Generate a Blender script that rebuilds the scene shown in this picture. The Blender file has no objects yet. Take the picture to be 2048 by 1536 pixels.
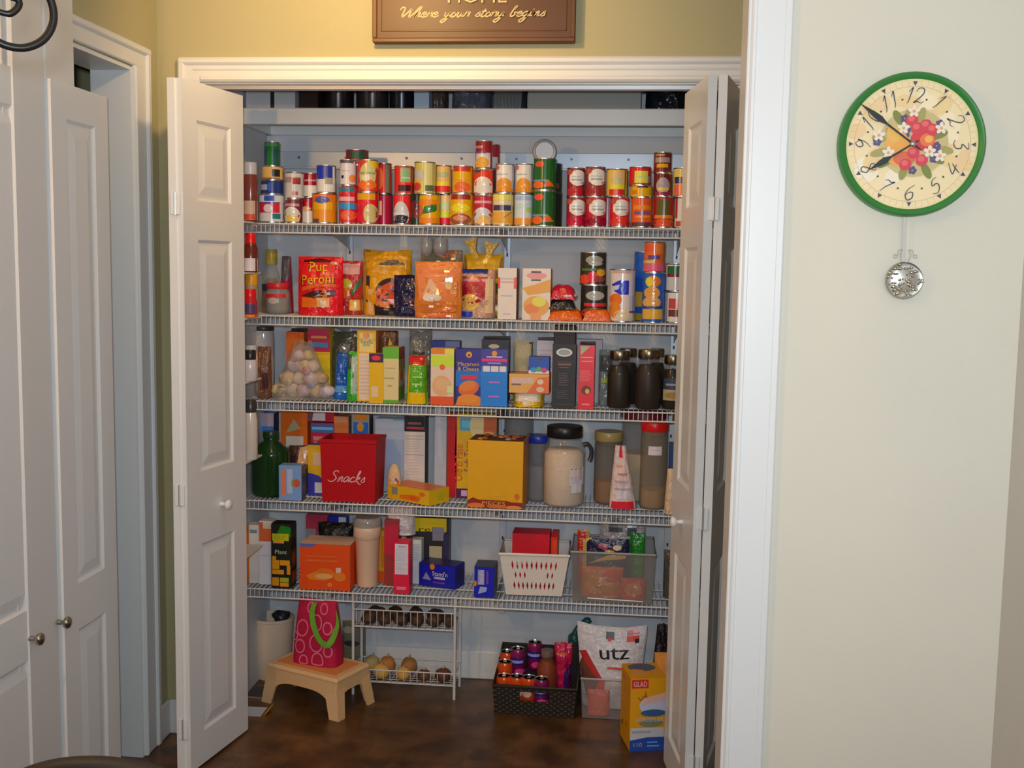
import bpy, math, random
from mathutils import Vector, Matrix, noise
R_ = math.radians
scn = bpy.context.scene
col = scn.collection
random.seed(7)

# ------------------------------------------------------------------ camera
CAM_H = 1.495
F_PX = 2200.0
def cam_axes(yaw, pitch, roll):
    fwd = Vector((-math.sin(yaw)*math.cos(pitch), math.cos(yaw)*math.cos(pitch), -math.sin(pitch)))
    right = Vector((math.cos(yaw), math.sin(yaw), 0)); up = right.cross(fwd)
    return (right*math.cos(roll)+up*math.sin(roll), up*math.cos(roll)-right*math.sin(roll), fwd)
RT, UP, FW = cam_axes(R_(5.68), R_(5.97), R_(.97))
cd = bpy.data.cameras.new('camera'); cam = bpy.data.objects.new('camera', cd); col.objects.link(cam)
cd.sensor_width = 36; cd.lens = F_PX/2048*36; cd.clip_start = .05
m = Matrix((RT, UP, -FW)).transposed().to_4x4(); m.translation = (0, 0, CAM_H); cam.matrix_world = m
scn.camera = cam

# ------------------------------------------------------------------ light
scn.view_settings.view_transform = 'Standard'; scn.view_settings.look = 'None'
scn.view_settings.exposure = 0; scn.view_settings.gamma = 1
w = bpy.data.worlds.new('world'); scn.world = w; w.use_nodes = True
w.node_tree.nodes['Background'].inputs[0].default_value = (.80, .88, 1, 1)
w.node_tree.nodes['Background'].inputs[1].default_value = .07
def lamp(name, kind, loc, power, colr, target=None, **k):
    d = bpy.data.lights.new(name, kind); d.energy = power; d.color = colr
    for a, b in k.items(): setattr(d, a, b)
    o = bpy.data.objects.new(name, d); col.objects.link(o); o.location = loc
    if target is not None: o.rotation_euler = (Vector(target)-Vector(loc)).to_track_quat('-Z', 'Y').to_euler()
    return o
lamp('camera_flash', 'SPOT', (-.05, .02, 1.56), 108, (.82, .935, 1), (0.1, 3.4, 1.72), spot_size=R_(115), spot_blend=1.0, shadow_soft_size=.03)
lamp('sign_spotlight', 'SPOT', (-.72, 2.56, 2.40), 25, (1, .63, .25), (-.70, 3.27, 2.16), spot_size=R_(136), spot_blend=.8, shadow_soft_size=.04)
lamp('chandelier_bulbs', 'POINT', (-1.345, 1.05, 2.03), 38, (1, .55, .20), shadow_soft_size=.06)
lamp('clock_wall_fill', 'AREA', (.42, -.15, 1.62), 9.0, (.82, .92, 1), (.42, 2.24, 1.5), shape='RECTANGLE', size=.6, size_y=.6)  # fill lamp added to brighten the clock wall, standing in for window daylight

# ------------------------------------------------------------------ helpers
def at(px, py, X=None, Y=None, z=None):          # where the sight line of a photo pixel meets a plane of the room
    d = RT*((px-1024)/F_PX) - UP*((py-768)/F_PX) + FW
    t = Y/d.y if Y is not None else (z-CAM_H)/d.z if z is not None else X/d.x
    return Vector((0, 0, CAM_H)) + d*t
def lin(c):
    return tuple(((v/255+.055)/1.055)**2.4 if v > 10 else v/255/12.92 for v in c)
GAIN = 2.0
def C(r, g, b, k=None):                            # paint or ink colour of a thing in the dim pantry
    k = k or GAIN
    q = [max(.004, v*k) for v in lin((r, g, b))]; m_ = max(q); f_ = .82/m_ if m_ > .82 else 1.
    return tuple(round(v*f_, 4) for v in q)
def A(r, g, b): return lin((r, g, b))
_mats = {}
def mat(c, rough=.5, metal=0., kind=None, a=1.):
    key = (tuple(round(x, 4) for x in c), rough, metal, kind, a)
    if key in _mats: return _mats[key]
    mm = bpy.data.materials.new(kind or 'paint'); mm.use_nodes = True
    nt = mm.node_tree; bs = nt.nodes['Principled BSDF']; out = nt.nodes['Material Output']
    bs.inputs['Roughness'].default_value = rough; bs.inputs['Metallic'].default_value = metal
    bs.inputs['Base Color'].default_value = (*c, 1)
    if kind in ('cloth', 'card', 'wall'): bs.inputs['Specular IOR Level'].default_value = .2
    def N(t, **kw):
        n = nt.nodes.new(t)
        for x, y in kw.items(): n.inputs[x].default_value = y
        return n
    L = nt.links.new
    def mixc(fac, c1, c2):
        mx = nt.nodes.new('ShaderNodeMix'); mx.data_type = 'RGBA'
        L(fac, mx.inputs[0])
        for i, cc in ((6, c1), (7, c2)):
            if isinstance(cc, tuple): mx.inputs[i].default_value = (*cc, 1)
            else: L(cc, mx.inputs[i])
        return mx.outputs[2]
    if kind in ('wall', 'cloth', 'wood', 'skin', 'plastic', None):
        sc, am = dict(wall=(3, .05), cloth=(160, .22), wood=(9, .25), skin=(22, .35), plastic=(12, .06)).get(kind, (30, .05))
        tc = N('ShaderNodeTexCoord'); nz = N('ShaderNodeTexNoise', Scale=sc, Detail=4.); L(tc.outputs['Object'], nz.inputs['Vector'])
        L(mixc(nz.outputs['Fac'], tuple(x*(1-am) for x in c), tuple(min(1, x*(1+am)) for x in c)), bs.inputs['Base Color'])
        if kind in ('cloth', 'wall', 'skin'):
            bp = N('ShaderNodeBump', Strength=.12 if kind == 'wall' else .3, Distance=.002)
            n2 = N('ShaderNodeTexNoise', Scale=300.); L(tc.outputs['Object'], n2.inputs['Vector']); L(n2.outputs['Fac'], bp.inputs['Height']); L(bp.outputs[0], bs.inputs['Normal'])
    if kind == 'floor':
        tc = N('ShaderNodeTexCoord'); br = N('ShaderNodeTexBrick', Scale=1., **{'Mortar Size': .002, 'Brick Width': .15, 'Row Height': .15})
        br.offset = .5
        L(tc.outputs['Object'], br.inputs['Vector'])
        br.inputs['Color1'].default_value = (*c, 1); br.inputs['Color2'].default_value = (c[0]*.6, c[1]*.58, c[2]*.6, 1); br.inputs['Mortar'].default_value = (c[0]*.62, c[1]*.6, c[2]*.6, 1)
        nz = N('ShaderNodeTexNoise', Scale=9., Detail=6.); L(tc.outputs['Object'], nz.inputs['Vector'])
        rp = nt.nodes.new('ShaderNodeValToRGB'); rp.color_ramp.elements[0].position = .35; rp.color_ramp.elements[1].position = .68
        L(nz.outputs['Fac'], rp.inputs[0])
        L(mixc(rp.outputs[0], tuple(x*.28 for x in c), br.outputs['Color']), bs.inputs['Base Color'])
    if kind in ('clear', 'frost'):
        tr = N('ShaderNodeBsdfTransparent'); mx = nt.nodes.new('ShaderNodeMixShader'); mx.inputs[0].default_value = a
        L(tr.outputs[0], mx.inputs[1]); L(bs.outputs[0], mx.inputs[2]); L(mx.outputs[0], out.inputs[0])
    if kind == 'film':
        tr = N('ShaderNodeBsdfTransparent'); mx = nt.nodes.new('ShaderNodeMixShader'); mx.inputs[0].default_value = a
        L(tr.outputs[0], mx.inputs[1]); L(bs.outputs[0], mx.inputs[2]); L(mx.outputs[0], out.inputs[0])
    if kind in ('crumple', 'film'):
        tc = N('ShaderNodeTexCoord'); nz = N('ShaderNodeTexNoise', Scale=38., Detail=3.); L(tc.outputs['Object'], nz.inputs['Vector'])
        bp = N('ShaderNodeBump', Strength=.9, Distance=.01); L(nz.outputs['Fac'], bp.inputs['Height']); L(bp.outputs[0], bs.inputs['Normal'])
    _mats[key] = mm
    return mm

class MB:                                          # collects the faces of ONE mesh
    def __init__(s): s.v = []; s.f = []; s.m = []
    def face(s, pts, m):
        n = len(s.v); s.v += [tuple(p) for p in pts]; s.f.append(tuple(range(n, n+len(pts)))); s.m.append(m)
    def mesh(s, vs, fs, m):
        n = len(s.v); s.v += [tuple(p) for p in vs]
        for i, f in enumerate(fs):
            s.f.append(tuple(n+x for x in f)); s.m.append(m[i] if isinstance(m, list) else m)
    def box(s, a, b, m, ch=0.):
        (x0, y0, z0), (x1, y1, z1) = a, b
        if ch <= 0:
            vs = [(x, y, z) for z in (z0, z1) for y in (y0, y1) for x in (x0, x1)]
            s.mesh(vs, [(0, 2, 3, 1), (4, 5, 7, 6), (0, 1, 5, 4), (2, 6, 7, 3), (0, 4, 6, 2), (1, 3, 7, 5)], m); return
        ch = min(ch, (x1-x0)*.45, (y1-y0)*.45, (z1-z0)*.45)
        # bevelled box: 24 corner points, 6 faces, 12 edge faces, 8 corner faces
        vs = []; idx = {}
        for iz in (0, 1):
            for iy in (0, 1):
                for ix in (0, 1):
                    X, Y, Z = (x0, x1)[ix], (y0, y1)[iy], (z0, z1)[iz]
                    sx, sy, sz = (ch, -ch)[ix], (ch, -ch)[iy], (ch, -ch)[iz]
                    for ax, p in ((0, (X, Y+sy, Z+sz)), (1, (X+sx, Y, Z+sz)), (2, (X+sx, Y+sy, Z))):
                        idx[(ix, iy, iz, ax)] = len(vs); vs.append(p)
        g = lambda *k: idx[k]; fs = []
        q = ((0, 0), (1, 0), (1, 1), (0, 1))
        for k in (0, 1):
            fs.append([g(k, a_, b_, 0) for a_, b_ in (q if k else q[::-1])])
            fs.append([g(a_, k, b_, 1) for a_, b_ in (q[::-1] if k else q)])
            fs.append([g(a_, b_, k, 2) for a_, b_ in (q if k else q[::-1])])
        for i in (0, 1):
            for j in (0, 1):
                fs.append([g(0, i, j, 1), g(1, i, j, 1), g(1, i, j, 2), g(0, i, j, 2)][::1 if i == j else -1])
                fs.append([g(i, 0, j, 2), g(i, 1, j, 2), g(i, 1, j, 0), g(i, 0, j, 0)][::1 if i == j else -1])
                fs.append([g(i, j, 0, 0), g(i, j, 1, 0), g(i, j, 1, 1), g(i, j, 0, 1)][::1 if i == j else -1])
        for ix in (0, 1):
            for iy in (0, 1):
                for iz in (0, 1):
                    f = [g(ix, iy, iz, 0), g(ix, iy, iz, 1), g(ix, iy, iz, 2)]
                    fs.append(f if (ix+iy+iz) % 2 else f[::-1])
        s.mesh(vs, fs, m)
    def lathe(s, prof, ms, n=28, c=(0, 0, 0), sx=1., sy=1., caps=True):
        vs = [(c[0]+r*sx*math.cos(2*math.pi*k/n), c[1]+r*sy*math.sin(2*math.pi*k/n), c[2]+z) for r, z in prof for k in range(n)]
        fs = []; mm = []
        for i in range(len(prof)-1):
            for k in range(n):
                k2 = (k+1) % n
                fs.append((i*n+k, i*n+k2, (i+1)*n+k2, (i+1)*n+k)); mm.append(ms[i] if isinstance(ms, list) else ms)
        if caps:
            fs.append(tuple(range(n))[::-1]); mm.append(ms[0] if isinstance(ms, list) else ms)
            fs.append(tuple((len(prof)-1)*n+k for k in range(n))); mm.append(ms[-1] if isinstance(ms, list) else ms)
        s.mesh(vs, fs, mm)
    def tube(s, pts, r, m, n=6, closed=False):
        pts = [Vector(p) for p in pts]; N = len(pts); vs = []
        rr = r if isinstance(r, (list, tuple)) else [r]*N
        for i, p in enumerate(pts):
            a = pts[(i-1) % N] if (i > 0 or closed) else p; b = pts[(i+1) % N] if (i < N-1 or closed) else p
            t = (b-a).normalized() if (b-a).length > 1e-9 else Vector((0, 0, 1))
            if i == 0: u = t.cross(Vector((0, 0, 1)) if abs(t.z) < .9 else Vector((0, 1, 0))).normalized()
            else:
                u = u-t*u.dot(t); u = u.normalized() if u.length > 1e-6 else t.orthogonal().normalized()
            v = t.cross(u)
            for k in range(n):
                an = 2*math.pi*k/n; vs.append(p+(u*math.cos(an)+v*math.sin(an))*rr[i])
        fs = []
        for i in range(N if closed else N-1):
            for k in range(n):
                k2 = (k+1) % n; j = (i+1) % N
                fs.append((i*n+k, i*n+k2, j*n+k2, j*n+k))
        if not closed: fs += [tuple(range(n))[::-1], tuple((N-1)*n+k for k in range(n))]
        s.mesh(vs, fs, m)
    def ball(s, c, rx, ry, rz, m, n=14, k=9, bump=0., seed=0.):
        vs = []; fs = []
        for i in range(k+1):
            t = math.pi*i/k
            for j in range(n):
                p = 2*math.pi*j/n; d = Vector((math.sin(t)*math.cos(p), math.sin(t)*math.sin(p), -math.cos(t)))
                e = 1+bump*noise.noise(d*1.6+Vector((seed, seed*.7, 3)))
                vs.append((c[0]+d.x*rx*e, c[1]+d.y*ry*e, c[2]+d.z*rz*e))
        for i in range(k):
            for j in range(n):
                j2 = (j+1) % n; fs.append((i*n+j, i*n+j2, (i+1)*n+j2, (i+1)*n+j))
        s.mesh(vs, fs, m)
    def prism(s, poly, y0, y1, m):                 # outline in x,z pushed along y
        n = len(poly); vs = [(x, y0, z) for x, z in poly]+[(x, y1, z) for x, z in poly]
        s.mesh(vs, [tuple(range(n)), tuple(range(2*n-1, n-1, -1))]+[(i, i+n, (i+1) % n+n, (i+1) % n) for i in range(n)], m)
    def build(s, name, parent=None, sharp=38):
        me = bpy.data.meshes.new(name); ms = []
        for x in s.m:
            if x not in ms: ms.append(x)
        me.from_pydata(s.v, [], s.f)
        for x in ms: me.materials.append(x)
        me.polygons.foreach_set('material_index', [ms.index(x) for x in s.m])
        me.polygons.foreach_set('use_smooth', [True]*len(s.f))
        me.update(); me.set_sharp_from_angle(angle=R_(sharp))
        o = bpy.data.objects.new(name, me); col.objects.link(o)
        if parent is not None: o.parent = parent
        return o
def tag(o, label, cat, group=None, kind=None):
    if label: o['label'] = label
    if cat: o['category'] = cat
    if group: o['group'] = group
    if kind: o['kind'] = kind
    return o
def thing(name, label, cat, loc, rz=0, group=None):
    o = bpy.data.objects.new(name, None); col.objects.link(o); o.location = loc; o.rotation_euler = (0, 0, R_(rz)); o.empty_display_size = .02
    return tag(o, label, cat, group)
def struct(name, mb, **k): return tag(mb.build(name, **k), None, None, kind='structure')
def spline(pts, n=6, closed=False):
    P = [Vector(p) for p in pts]; N = len(P); out = []
    for i in range(N if closed else N-1):
        a, b, c, d = (P[(i-1) % N] if (closed or i > 0) else P[i]), P[i], P[(i+1) % N], (P[(i+2) % N] if (closed or i+2 < N) else P[(i+1) % N])
        for k in range(n):
            t = k/n
            out.append(.5*((2*b)+(c-a)*t+(2*a-5*b+4*c-d)*t*t+(3*b-a-3*c+d)*t**3))
    if not closed: out.append(P[-1])
    return out

# ---- print on faces: every piece of ink is real geometry laid on its face
_txt = {}
def glyphs(t):
    if t not in _txt:
        cu = bpy.data.curves.new('t', 'FONT'); cu.body = t; cu.size = 1.; cu.resolution_u = 2
        ob = bpy.data.objects.new('t', cu); col.objects.link(ob)
        me = bpy.data.meshes.new_from_object(ob.evaluated_get(bpy.context.evaluated_depsgraph_get()))
        vs = [(v.co.x, v.co.y) for v in me.vertices]; fs = [tuple(p.vertices) for p in me.polygons]
        bpy.data.objects.remove(ob); bpy.data.curves.remove(cu); bpy.data.meshes.remove(me)
        xs = [v[0] for v in vs]; _txt[t] = ([(x-min(xs), y) for x, y in vs], fs, max(xs)-min(xs))
    return _txt[t]
def flat(w, h, y=0., e=.0004):
    f = lambda u, v, k: ((u-.5)*w, y-e-.0002*k, v*h)
    f.asp = w/h; f.sub = 1; return f
def sideface(x, d, h, e=.0004):
    f = lambda u, v, k: (x+e+.0002*k, (u-.5)*d, v*h)
    f.asp = d/h; f.sub = 1; return f
def topface(w, d, z, e=.0004):
    f = lambda u, v, k: ((u-.5)*w, (v-.5)*d, z+e+.0002*k)
    f.asp = w/d; f.sub = 1; return f
def drum(r, h, z0=0., e=.0006):
    def f(u, v, k):
        a = math.asin(max(-.999, min(.999, 2*u-1))); q = r+e+.0002*k
        return (q*math.sin(a), -q*math.cos(a), z0+v*h)
    f.asp = 2*r/h; f.sub = 10; return f
def fan(c, S, ring, k):
    return
def art(mb, S, prims, rough=.45):
    asp = S.asp; n = S.sub
    for k, p in enumerate(prims):
        t = p[0]
        if t == 'R':
            _, u0, v0, u1, v1, c = p[:6]; mm = mat(c, rough)
            nu = max(1, round(n*abs(u1-u0))) if n > 1 else 1; nv = nu if getattr(S, 'both', 0) else 1
            for i in range(nu):
                for j in range(nv):
                    a, b = u0+(u1-u0)*i/nu, u0+(u1-u0)*(i+1)/nu; d, e = v0+(v1-v0)*j/nv, v0+(v1-v0)*(j+1)/nv
                    mb.face([S(a, d, k), S(b, d, k), S(b, e, k), S(a, e, k)], mm)
        elif t in 'EP':
            if t == 'E':
                _, cu, cv, ru, rv, c = p[:6]; ring = [(cu+ru*math.cos(q*math.pi/12), cv+rv*math.sin(q*math.pi/12)) for q in range(24)]; clip = getattr(S, 'clip', 1)
                if len(p) > 6:
                    co, si = math.cos(R_(p[6])), math.sin(R_(p[6])); ring = [(cu+(x-cu)*co-(y-cv)*si/asp, cv+(x-cu)*si*asp+(y-cv)*co) for x, y in ring]
            else:
                _, ring, c = p[:3]; clip = getattr(S, 'clip', 1); cu = sum(x for x, y in ring)/len(ring); cv = sum(y for x, y in ring)/len(ring)
            if clip: ring = [(min(1, max(0, x)), min(1, max(0, y))) for x, y in ring]; cu = min(1, max(0, cu)); cv = min(1, max(0, cv))
            mm = mat(c, rough); N = len(ring)
            if n == 1: mb.face([S(x, y, k) for x, y in ring], mm)
            else:
                if t == 'P':
                    ring = [(a[0]+(b[0]-a[0])*i/4, a[1]+(b[1]-a[1])*i/4) for a, b in zip(ring, ring[1:]+ring[:1]) for i in range(4)]; N = len(ring)
                for s0, s1 in ((0, .34), (.34, .67), (.67, 1)):
                    for i in range(N):
                        a, b = ring[i], ring[(i+1) % N]
                        g = lambda q, s_: S(cu+(q[0]-cu)*s_, cv+(q[1]-cv)*s_, k)
                        mb.face([g(a, s0), g(a, s1), g(b, s1), g(b, s0)] if s0 else [g(a, s1), g(b, s1), S(cu, cv, k)], mm)
        elif t == 'T':
            _, tx, cu, cv, sv, c = p[:6]; o = p[6] if len(p) > 6 else {}
            vs, fs, W = glyphs(tx); mm = mat(c, rough); hx = sv*o.get('xs', 1)/asp
            if 'w' in o: hx = o['w']/W
            an = R_(o.get('rot', 0)); co, si = math.cos(an), math.sin(an); out = []
            for x, y in vs:
                x2 = (x-W/2+o.get('shear', 0)*y)*hx*asp; y2 = (y-.36)*sv
                out.append(S(cu+(x2*co-y2*si)/asp, cv+(x2*si+y2*co), k))
            mb.mesh(out, fs, mm)
        elif t == 'L':                             # pen stroke(s): list of points, half width profile
            _, pts, wd, c = p[:4]; mm = mat(c, rough); o = p[4] if len(p) > 4 else {}
            q = spline([(x*asp, y, 0) for x, y in pts], o.get('n', 5)); N = len(q)
            for i in range(N-1):
                def off(j):
                    a = q[max(0, j-1)]; b = q[min(N-1, j+1)]; d = (b-a); d = d.normalized() if d.length > 1e-9 else Vector((1, 0, 0))
                    h = wd*.5*(o.get('min', 1)+(1-o.get('min', 1))*abs(math.sin(math.pi*j/(N-1)))); return Vector((-d.y, d.x, 0))*h
                a, b = off(i), off(i+1)
                mb.face([S((q[i]-a).x/asp, (q[i]-a).y, k), S((q[i+1]-b).x/asp, (q[i+1]-b).y, k), S((q[i+1]+b).x/asp, (q[i+1]+b).y, k), S((q[i]+a).x/asp, (q[i]+a).y, k)], mm)
def lines(u0, u1, v0, v1, n, c, fill=.45, ragged=.25):     # rows of small print too small to read, as plain bars
    rs = random.Random(int(u0*1000+v0*777+n))
    return [('R', u0, v1-(v1-v0)*(i+1)/n+(v1-v0)/n*(1-fill), u1-(u1-u0)*ragged*rs.random(), v1-(v1-v0)*i/n, c) for i in range(n)]
SCRIPT = {  # a joined handwriting alphabet, x-height 1: strokes, advance
 'S': ([[(1.15, 1.75), (.95, 2.05), (.55, 1.95), (.45, 1.5), (.8, 1.1), (.95, .6), (.6, .05), (.1, .05), (-.15, .35)]], 1.25),
 'W': ([[(-.35, 1.5), (-.2, 2.05), (.15, 1.9), (.2, .9), (.3, 0), (.75, 1.0), (1.0, 1.7), (1.05, .7), (1.15, 0), (1.6, 1.0), (1.9, 2.05), (2.15, 2.1)]], 1.75),
 'n': ([[(0, .0), (.15, .95), (.05, .0), (.4, .9), (.6, .85), (.55, .1), (.85, .2)]], .85),
 'a': ([[(.65, .85), (.35, 1.0), (.0, .5), (.15, .0), (.5, .35), (.7, .95), (.65, .1), (.9, .2)]], .9),
 'c': ([[(.6, .8), (.35, 1.0), (.0, .5), (.2, .0), (.7, .25)]], .7),
 'k': ([[(.0, 0), (.35, 1.5), (.45, 2.1), (.25, 1.9), (.05, .0)], [(.1, .4), (.5, 1.0), (.55, .7), (.2, .5), (.6, -.25), (.95, -.35)]], .8),
 's': ([[(0, .15), (.4, 1.0), (.45, .6), (.5, .15), (.15, .0)]], .62),
 'h': ([[(.0, 0), (.3, 1.4), (.4, 2.1), (.2, 1.9), (.0, .0), (.35, .9), (.55, .8), (.5, .1), (.8, .2)]], .8),
 'e': ([[(.05, .4), (.5, .6), (.4, 1.0), (.1, .75), (.1, .15), (.4, .0), (.75, .3)]], .7),
 'r': ([[(0, .0), (.2, 1.1), (.3, .85), (.6, .9), (.5, .1), (.7, .2)]], .68),
 'y': ([[(.05, .95), (.1, .3), (.35, .1), (.65, .9), (.5, -.5), (.2, -1.15), (-.1, -.9), (.3, -.3), (.85, .2)]], .85),
 'o': ([[(.4, 1.0), (.05, .6), (.15, .0), (.5, .2), (.5, .85), (.35, 1.0), (.75, .8)]], .72),
 'u': ([[(.1, .95), (.05, .2), (.3, .0), (.6, .9), (.6, .1), (.85, .2)]], .85),
 't': ([[(.3, 1.6), (.1, .2), (.35, .0), (.6, .2)], [(.0, 1.1), (.55, 1.15)]], .6),
 'b': ([[(.25, 1.4), (.4, 2.1), (.2, 1.9), (.05, .3), (.3, .0), (.55, .4), (.4, .85), (.8, .8)]], .78),
 'g': ([[(.6, .85), (.3, 1.0), (.0, .5), (.2, .05), (.55, .5), (.65, .95), (.5, -.5), (.2, -1.15), (-.1, -.9), (.3, -.3), (.85, .2)]], .85),
 'i': ([[(.05, .9), (.05, .15), (.4, .2)], [(.2, 1.4), (.24, 1.5)]], .42),
 ' ': ([], .7)}
def script(S, txt, u0, v0, xh, c, wd, width, shear=.28):   # handwriting from u0, base line v0, x-height xh, total width in u
    tot = sum(SCRIPT[ch][1] for ch in txt); sx = width/tot; x = 0; out = []
    for ch in txt:
        st, adv = SCRIPT[ch]
        for s_ in st: out.append(('L', [(u0+(x+a+shear*b)*sx, v0+b*xh) for a, b in s_], wd, c, dict(n=5, min=.7)))
        x += adv
    return out
# ------------------------------------------------------------------ room
YW, YI, YF, YB = 3.27, 3.385, 3.57, 3.875          # pantry wall front, pantry wall inside, shelf fronts, pantry back wall
XL, XI, XR = -1.415, -1.275, .40                   # room's side wall, pantry side walls
OL, OR, OH = -1.28, .35, 2.036                      # pantry opening
CEIL = 2.44
WHITE = mat((.79, .80, .81), .38, 0, 'trimpaint')
SEMI = mat((.84, .86, .88), .3, 0, 'doorpaint')
OLIVE = mat((.50, .455, .27), .75, 0, 'wall')
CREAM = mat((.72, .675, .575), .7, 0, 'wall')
PANTRY = mat((.64, .665, .715), .65, 0, 'wall')
FLOORM = mat((.215, .10, .033), .36, 0, 'floor')
STEEL = mat((.55, .54, .52), .28, 1., 'metal')
DARKM = mat((.02, .018, .016), .5, 0)
WIRE = mat((.74, .74, .75), .35, 0, 'wirecoat')
f = MB(); f.box((-3.2, -2.2, -.06), (1.6, 4.0, 0), FLOORM); struct('floor', f)
f = MB(); f.box((-3.2, -2.2, CEIL), (1.6, 4.0, CEIL+.06), mat((.75, .74, .72), .8, 0, 'wall')); struct('ceiling', f)
f = MB()                                           # wall with the pantry opening
f.box((XL, YW, 0), (OL, YI, CEIL), OLIVE); f.box((OR, YW, 0), (1.3, YI, CEIL), OLIVE); f.box((OL, YW, OH), (OR, YI, CEIL), OLIVE)
struct('wall_pantry_front', f)
f = MB(); f.box((XI-.1, YB, 0), (XR+.1, YB+.08, CEIL), PANTRY); struct('wall_pantry_back', f)
f = MB(); f.box((XI-.1, YI, 0), (XI, YB, CEIL), PANTRY); struct('wall_pantry_side', f)
f = MB(); f.box((XR, YI, 0), (XR+.1, YB, CEIL), PANTRY); struct('wall_pantry_far_side', f)
f = MB(); f.box((XI, YB-.014, 0), (XR, YB, .105), WHITE, .004); struct('baseboard_pantry', f)
# side wall with a cased doorway
DY0, DY1, DH = 2.70, 3.089, 2.05
f = MB(); f.box((XL-.115, DY1, 0), (XL, YI, CEIL), OLIVE); f.box((XL-.115, 1.85, 0), (XL, DY0, CEIL), OLIVE); f.box((XL-.115, DY0, DH), (XL, DY1, CEIL), OLIVE)
struct('wall_side', f)
f = MB(); f.box((XL-.9, DY0-.5, 0), (XL-.82, 4., CEIL), OLIVE); f.box((XL-.9, DY0-.6, 0), (XL-.115, DY0-.5, CEIL), OLIVE); f.box((XL-.9, 3.9, 0), (XL-.115, 4., CEIL), OLIVE)
struct('wall_beyond', f)
def casing(mb, a, b, m, out, t=.02):
    """flat board a..b (in the wall plane, given as 3-D corners on the wall) with raised outer bead; out = outward axis sign tuple"""
    mb.box(a, b, m, .003)
f = MB()
f.box((XL-.117, DY1-.01, 0), (XL+.002, DY1+.001, DH), WHITE); f.box((XL-.117, DY0-.001, 0), (XL+.002, DY0+.01, DH), WHITE); f.box((XL-.117, DY0+.01, DH-.01), (XL+.002, DY1-.01, DH+.001), WHITE)
f.box((XL, DY1-.001, 0), (XL+.012, DY1+.095, DH+.066), WHITE, .003); f.box((XL, DY1+.07, 0), (XL+.02, DY1+.095, DH+.066), WHITE, .005); f.box((XL, DY1-.0015, 0), (XL+.016, DY1+.012, DH+.004), WHITE, .004)
f.box((XL, DY0-.14, DH+.004), (XL+.0128, DY1+.094, DH+.066), WHITE, .003); f.box((XL, DY0-.14, DH+.045), (XL+.0212, DY1+.0945, DH+.0668), WHITE, .005)
struct('trim_1', f)
f = MB(); f.box((XL, DY0-.142, 0), (XL+.03, DY0+.002, CEIL), WHITE, .004); f.box((XL, DY0-.3, 0), (XL+.036, DY0-.155, CEIL), WHITE, .006); f.box((XL, DY0-.33, 0), (XL+.028, DY0-.31, CEIL), WHITE, .006)
struct('trim_2', f)
# pantry casing, jamb and track
f = MB()
for x0, x1 in ((OL-.066, OL), (OR, OR+.066)):
    f.box((x0, YW-.012, 0), (x1, YW, OH+.069), WHITE, .003)
    xo = x0 if x0 < 0 else x1-.022
    f.box((xo, YW-.021, 0), (xo+.022, YW, OH+.069), WHITE, .005)
f.box((OL-.0655, YW-.0128, OH+.0005), (OR+.0655, YW, OH+.07), WHITE, .003)
f.box((OL-.0665, YW-.0222, OH+.05), (OR+.066, YW, OH+.072), WHITE, .006); f.box((OL, YW-.018, OH+.001), (OR, YW, OH+.02), WHITE, .006); f.box((OL-.02, YW-.016, OH+.032), (OR+.02, YW, OH+.042), WHITE, .004)
f.box((OL-.002, YW+.001, 0), (OL+.006, YI-.001, OH-.004), WHITE); f.box((OR-.006, YW+.001, 0), (OR+.002, YI-.001, OH-.004), WHITE); f.box((OL-.002, YW+.001, OH-.004), (OR+.002, YI-.001, OH+.002), WHITE)
struct('trim_3', f)
f = MB(); f.box((OL+.01, 3.30, OH-.014), (OR-.01, 3.332, OH-.004), mat((.6, .6, .62), .4, .6, 'metal')); struct('trim_4', f)
f = MB(); f.box((XL+.002, YW-.014, 0), (OL-.07, YW, .11), WHITE, .004); struct('baseboard_pantry_wall', f)
f = MB(); f.box((XL, DY1+.1, 0), (XL+.014, YW, .11), WHITE, .004); struct('baseboard_side', f)
# nearer wall with the clock, its white cased end, and the return beside it
CY = 2.24; PX0 = .234; PX1 = .312; SX = .772
f = MB(); f.box((PX0+.004, CY, 0), (SX+.3, CY+.115, CEIL), CREAM); struct('wall_clock', f)
f = MB()
f.box((PX0, CY-.011, 0), (PX1, CY, CEIL), WHITE, .003); f.box((PX1-.016, CY-.0125, 0), (PX1+.0005, CY, CEIL), WHITE, .003); f.box((PX0+.001, CY-.0125, 0), (PX0+.012, CY, CEIL), WHITE, .003)
f.box((PX0-.006, CY-.002, 0), (PX0+.004, CY+.118, CEIL), WHITE, .002)
struct('trim_5', f)
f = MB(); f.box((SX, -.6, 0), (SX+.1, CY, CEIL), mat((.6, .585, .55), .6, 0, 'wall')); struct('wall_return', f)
f = MB(); f.box((1.2, CY+.1, 0), (1.3, YW, CEIL), OLIVE); struct('wall_hall', f)

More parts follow.
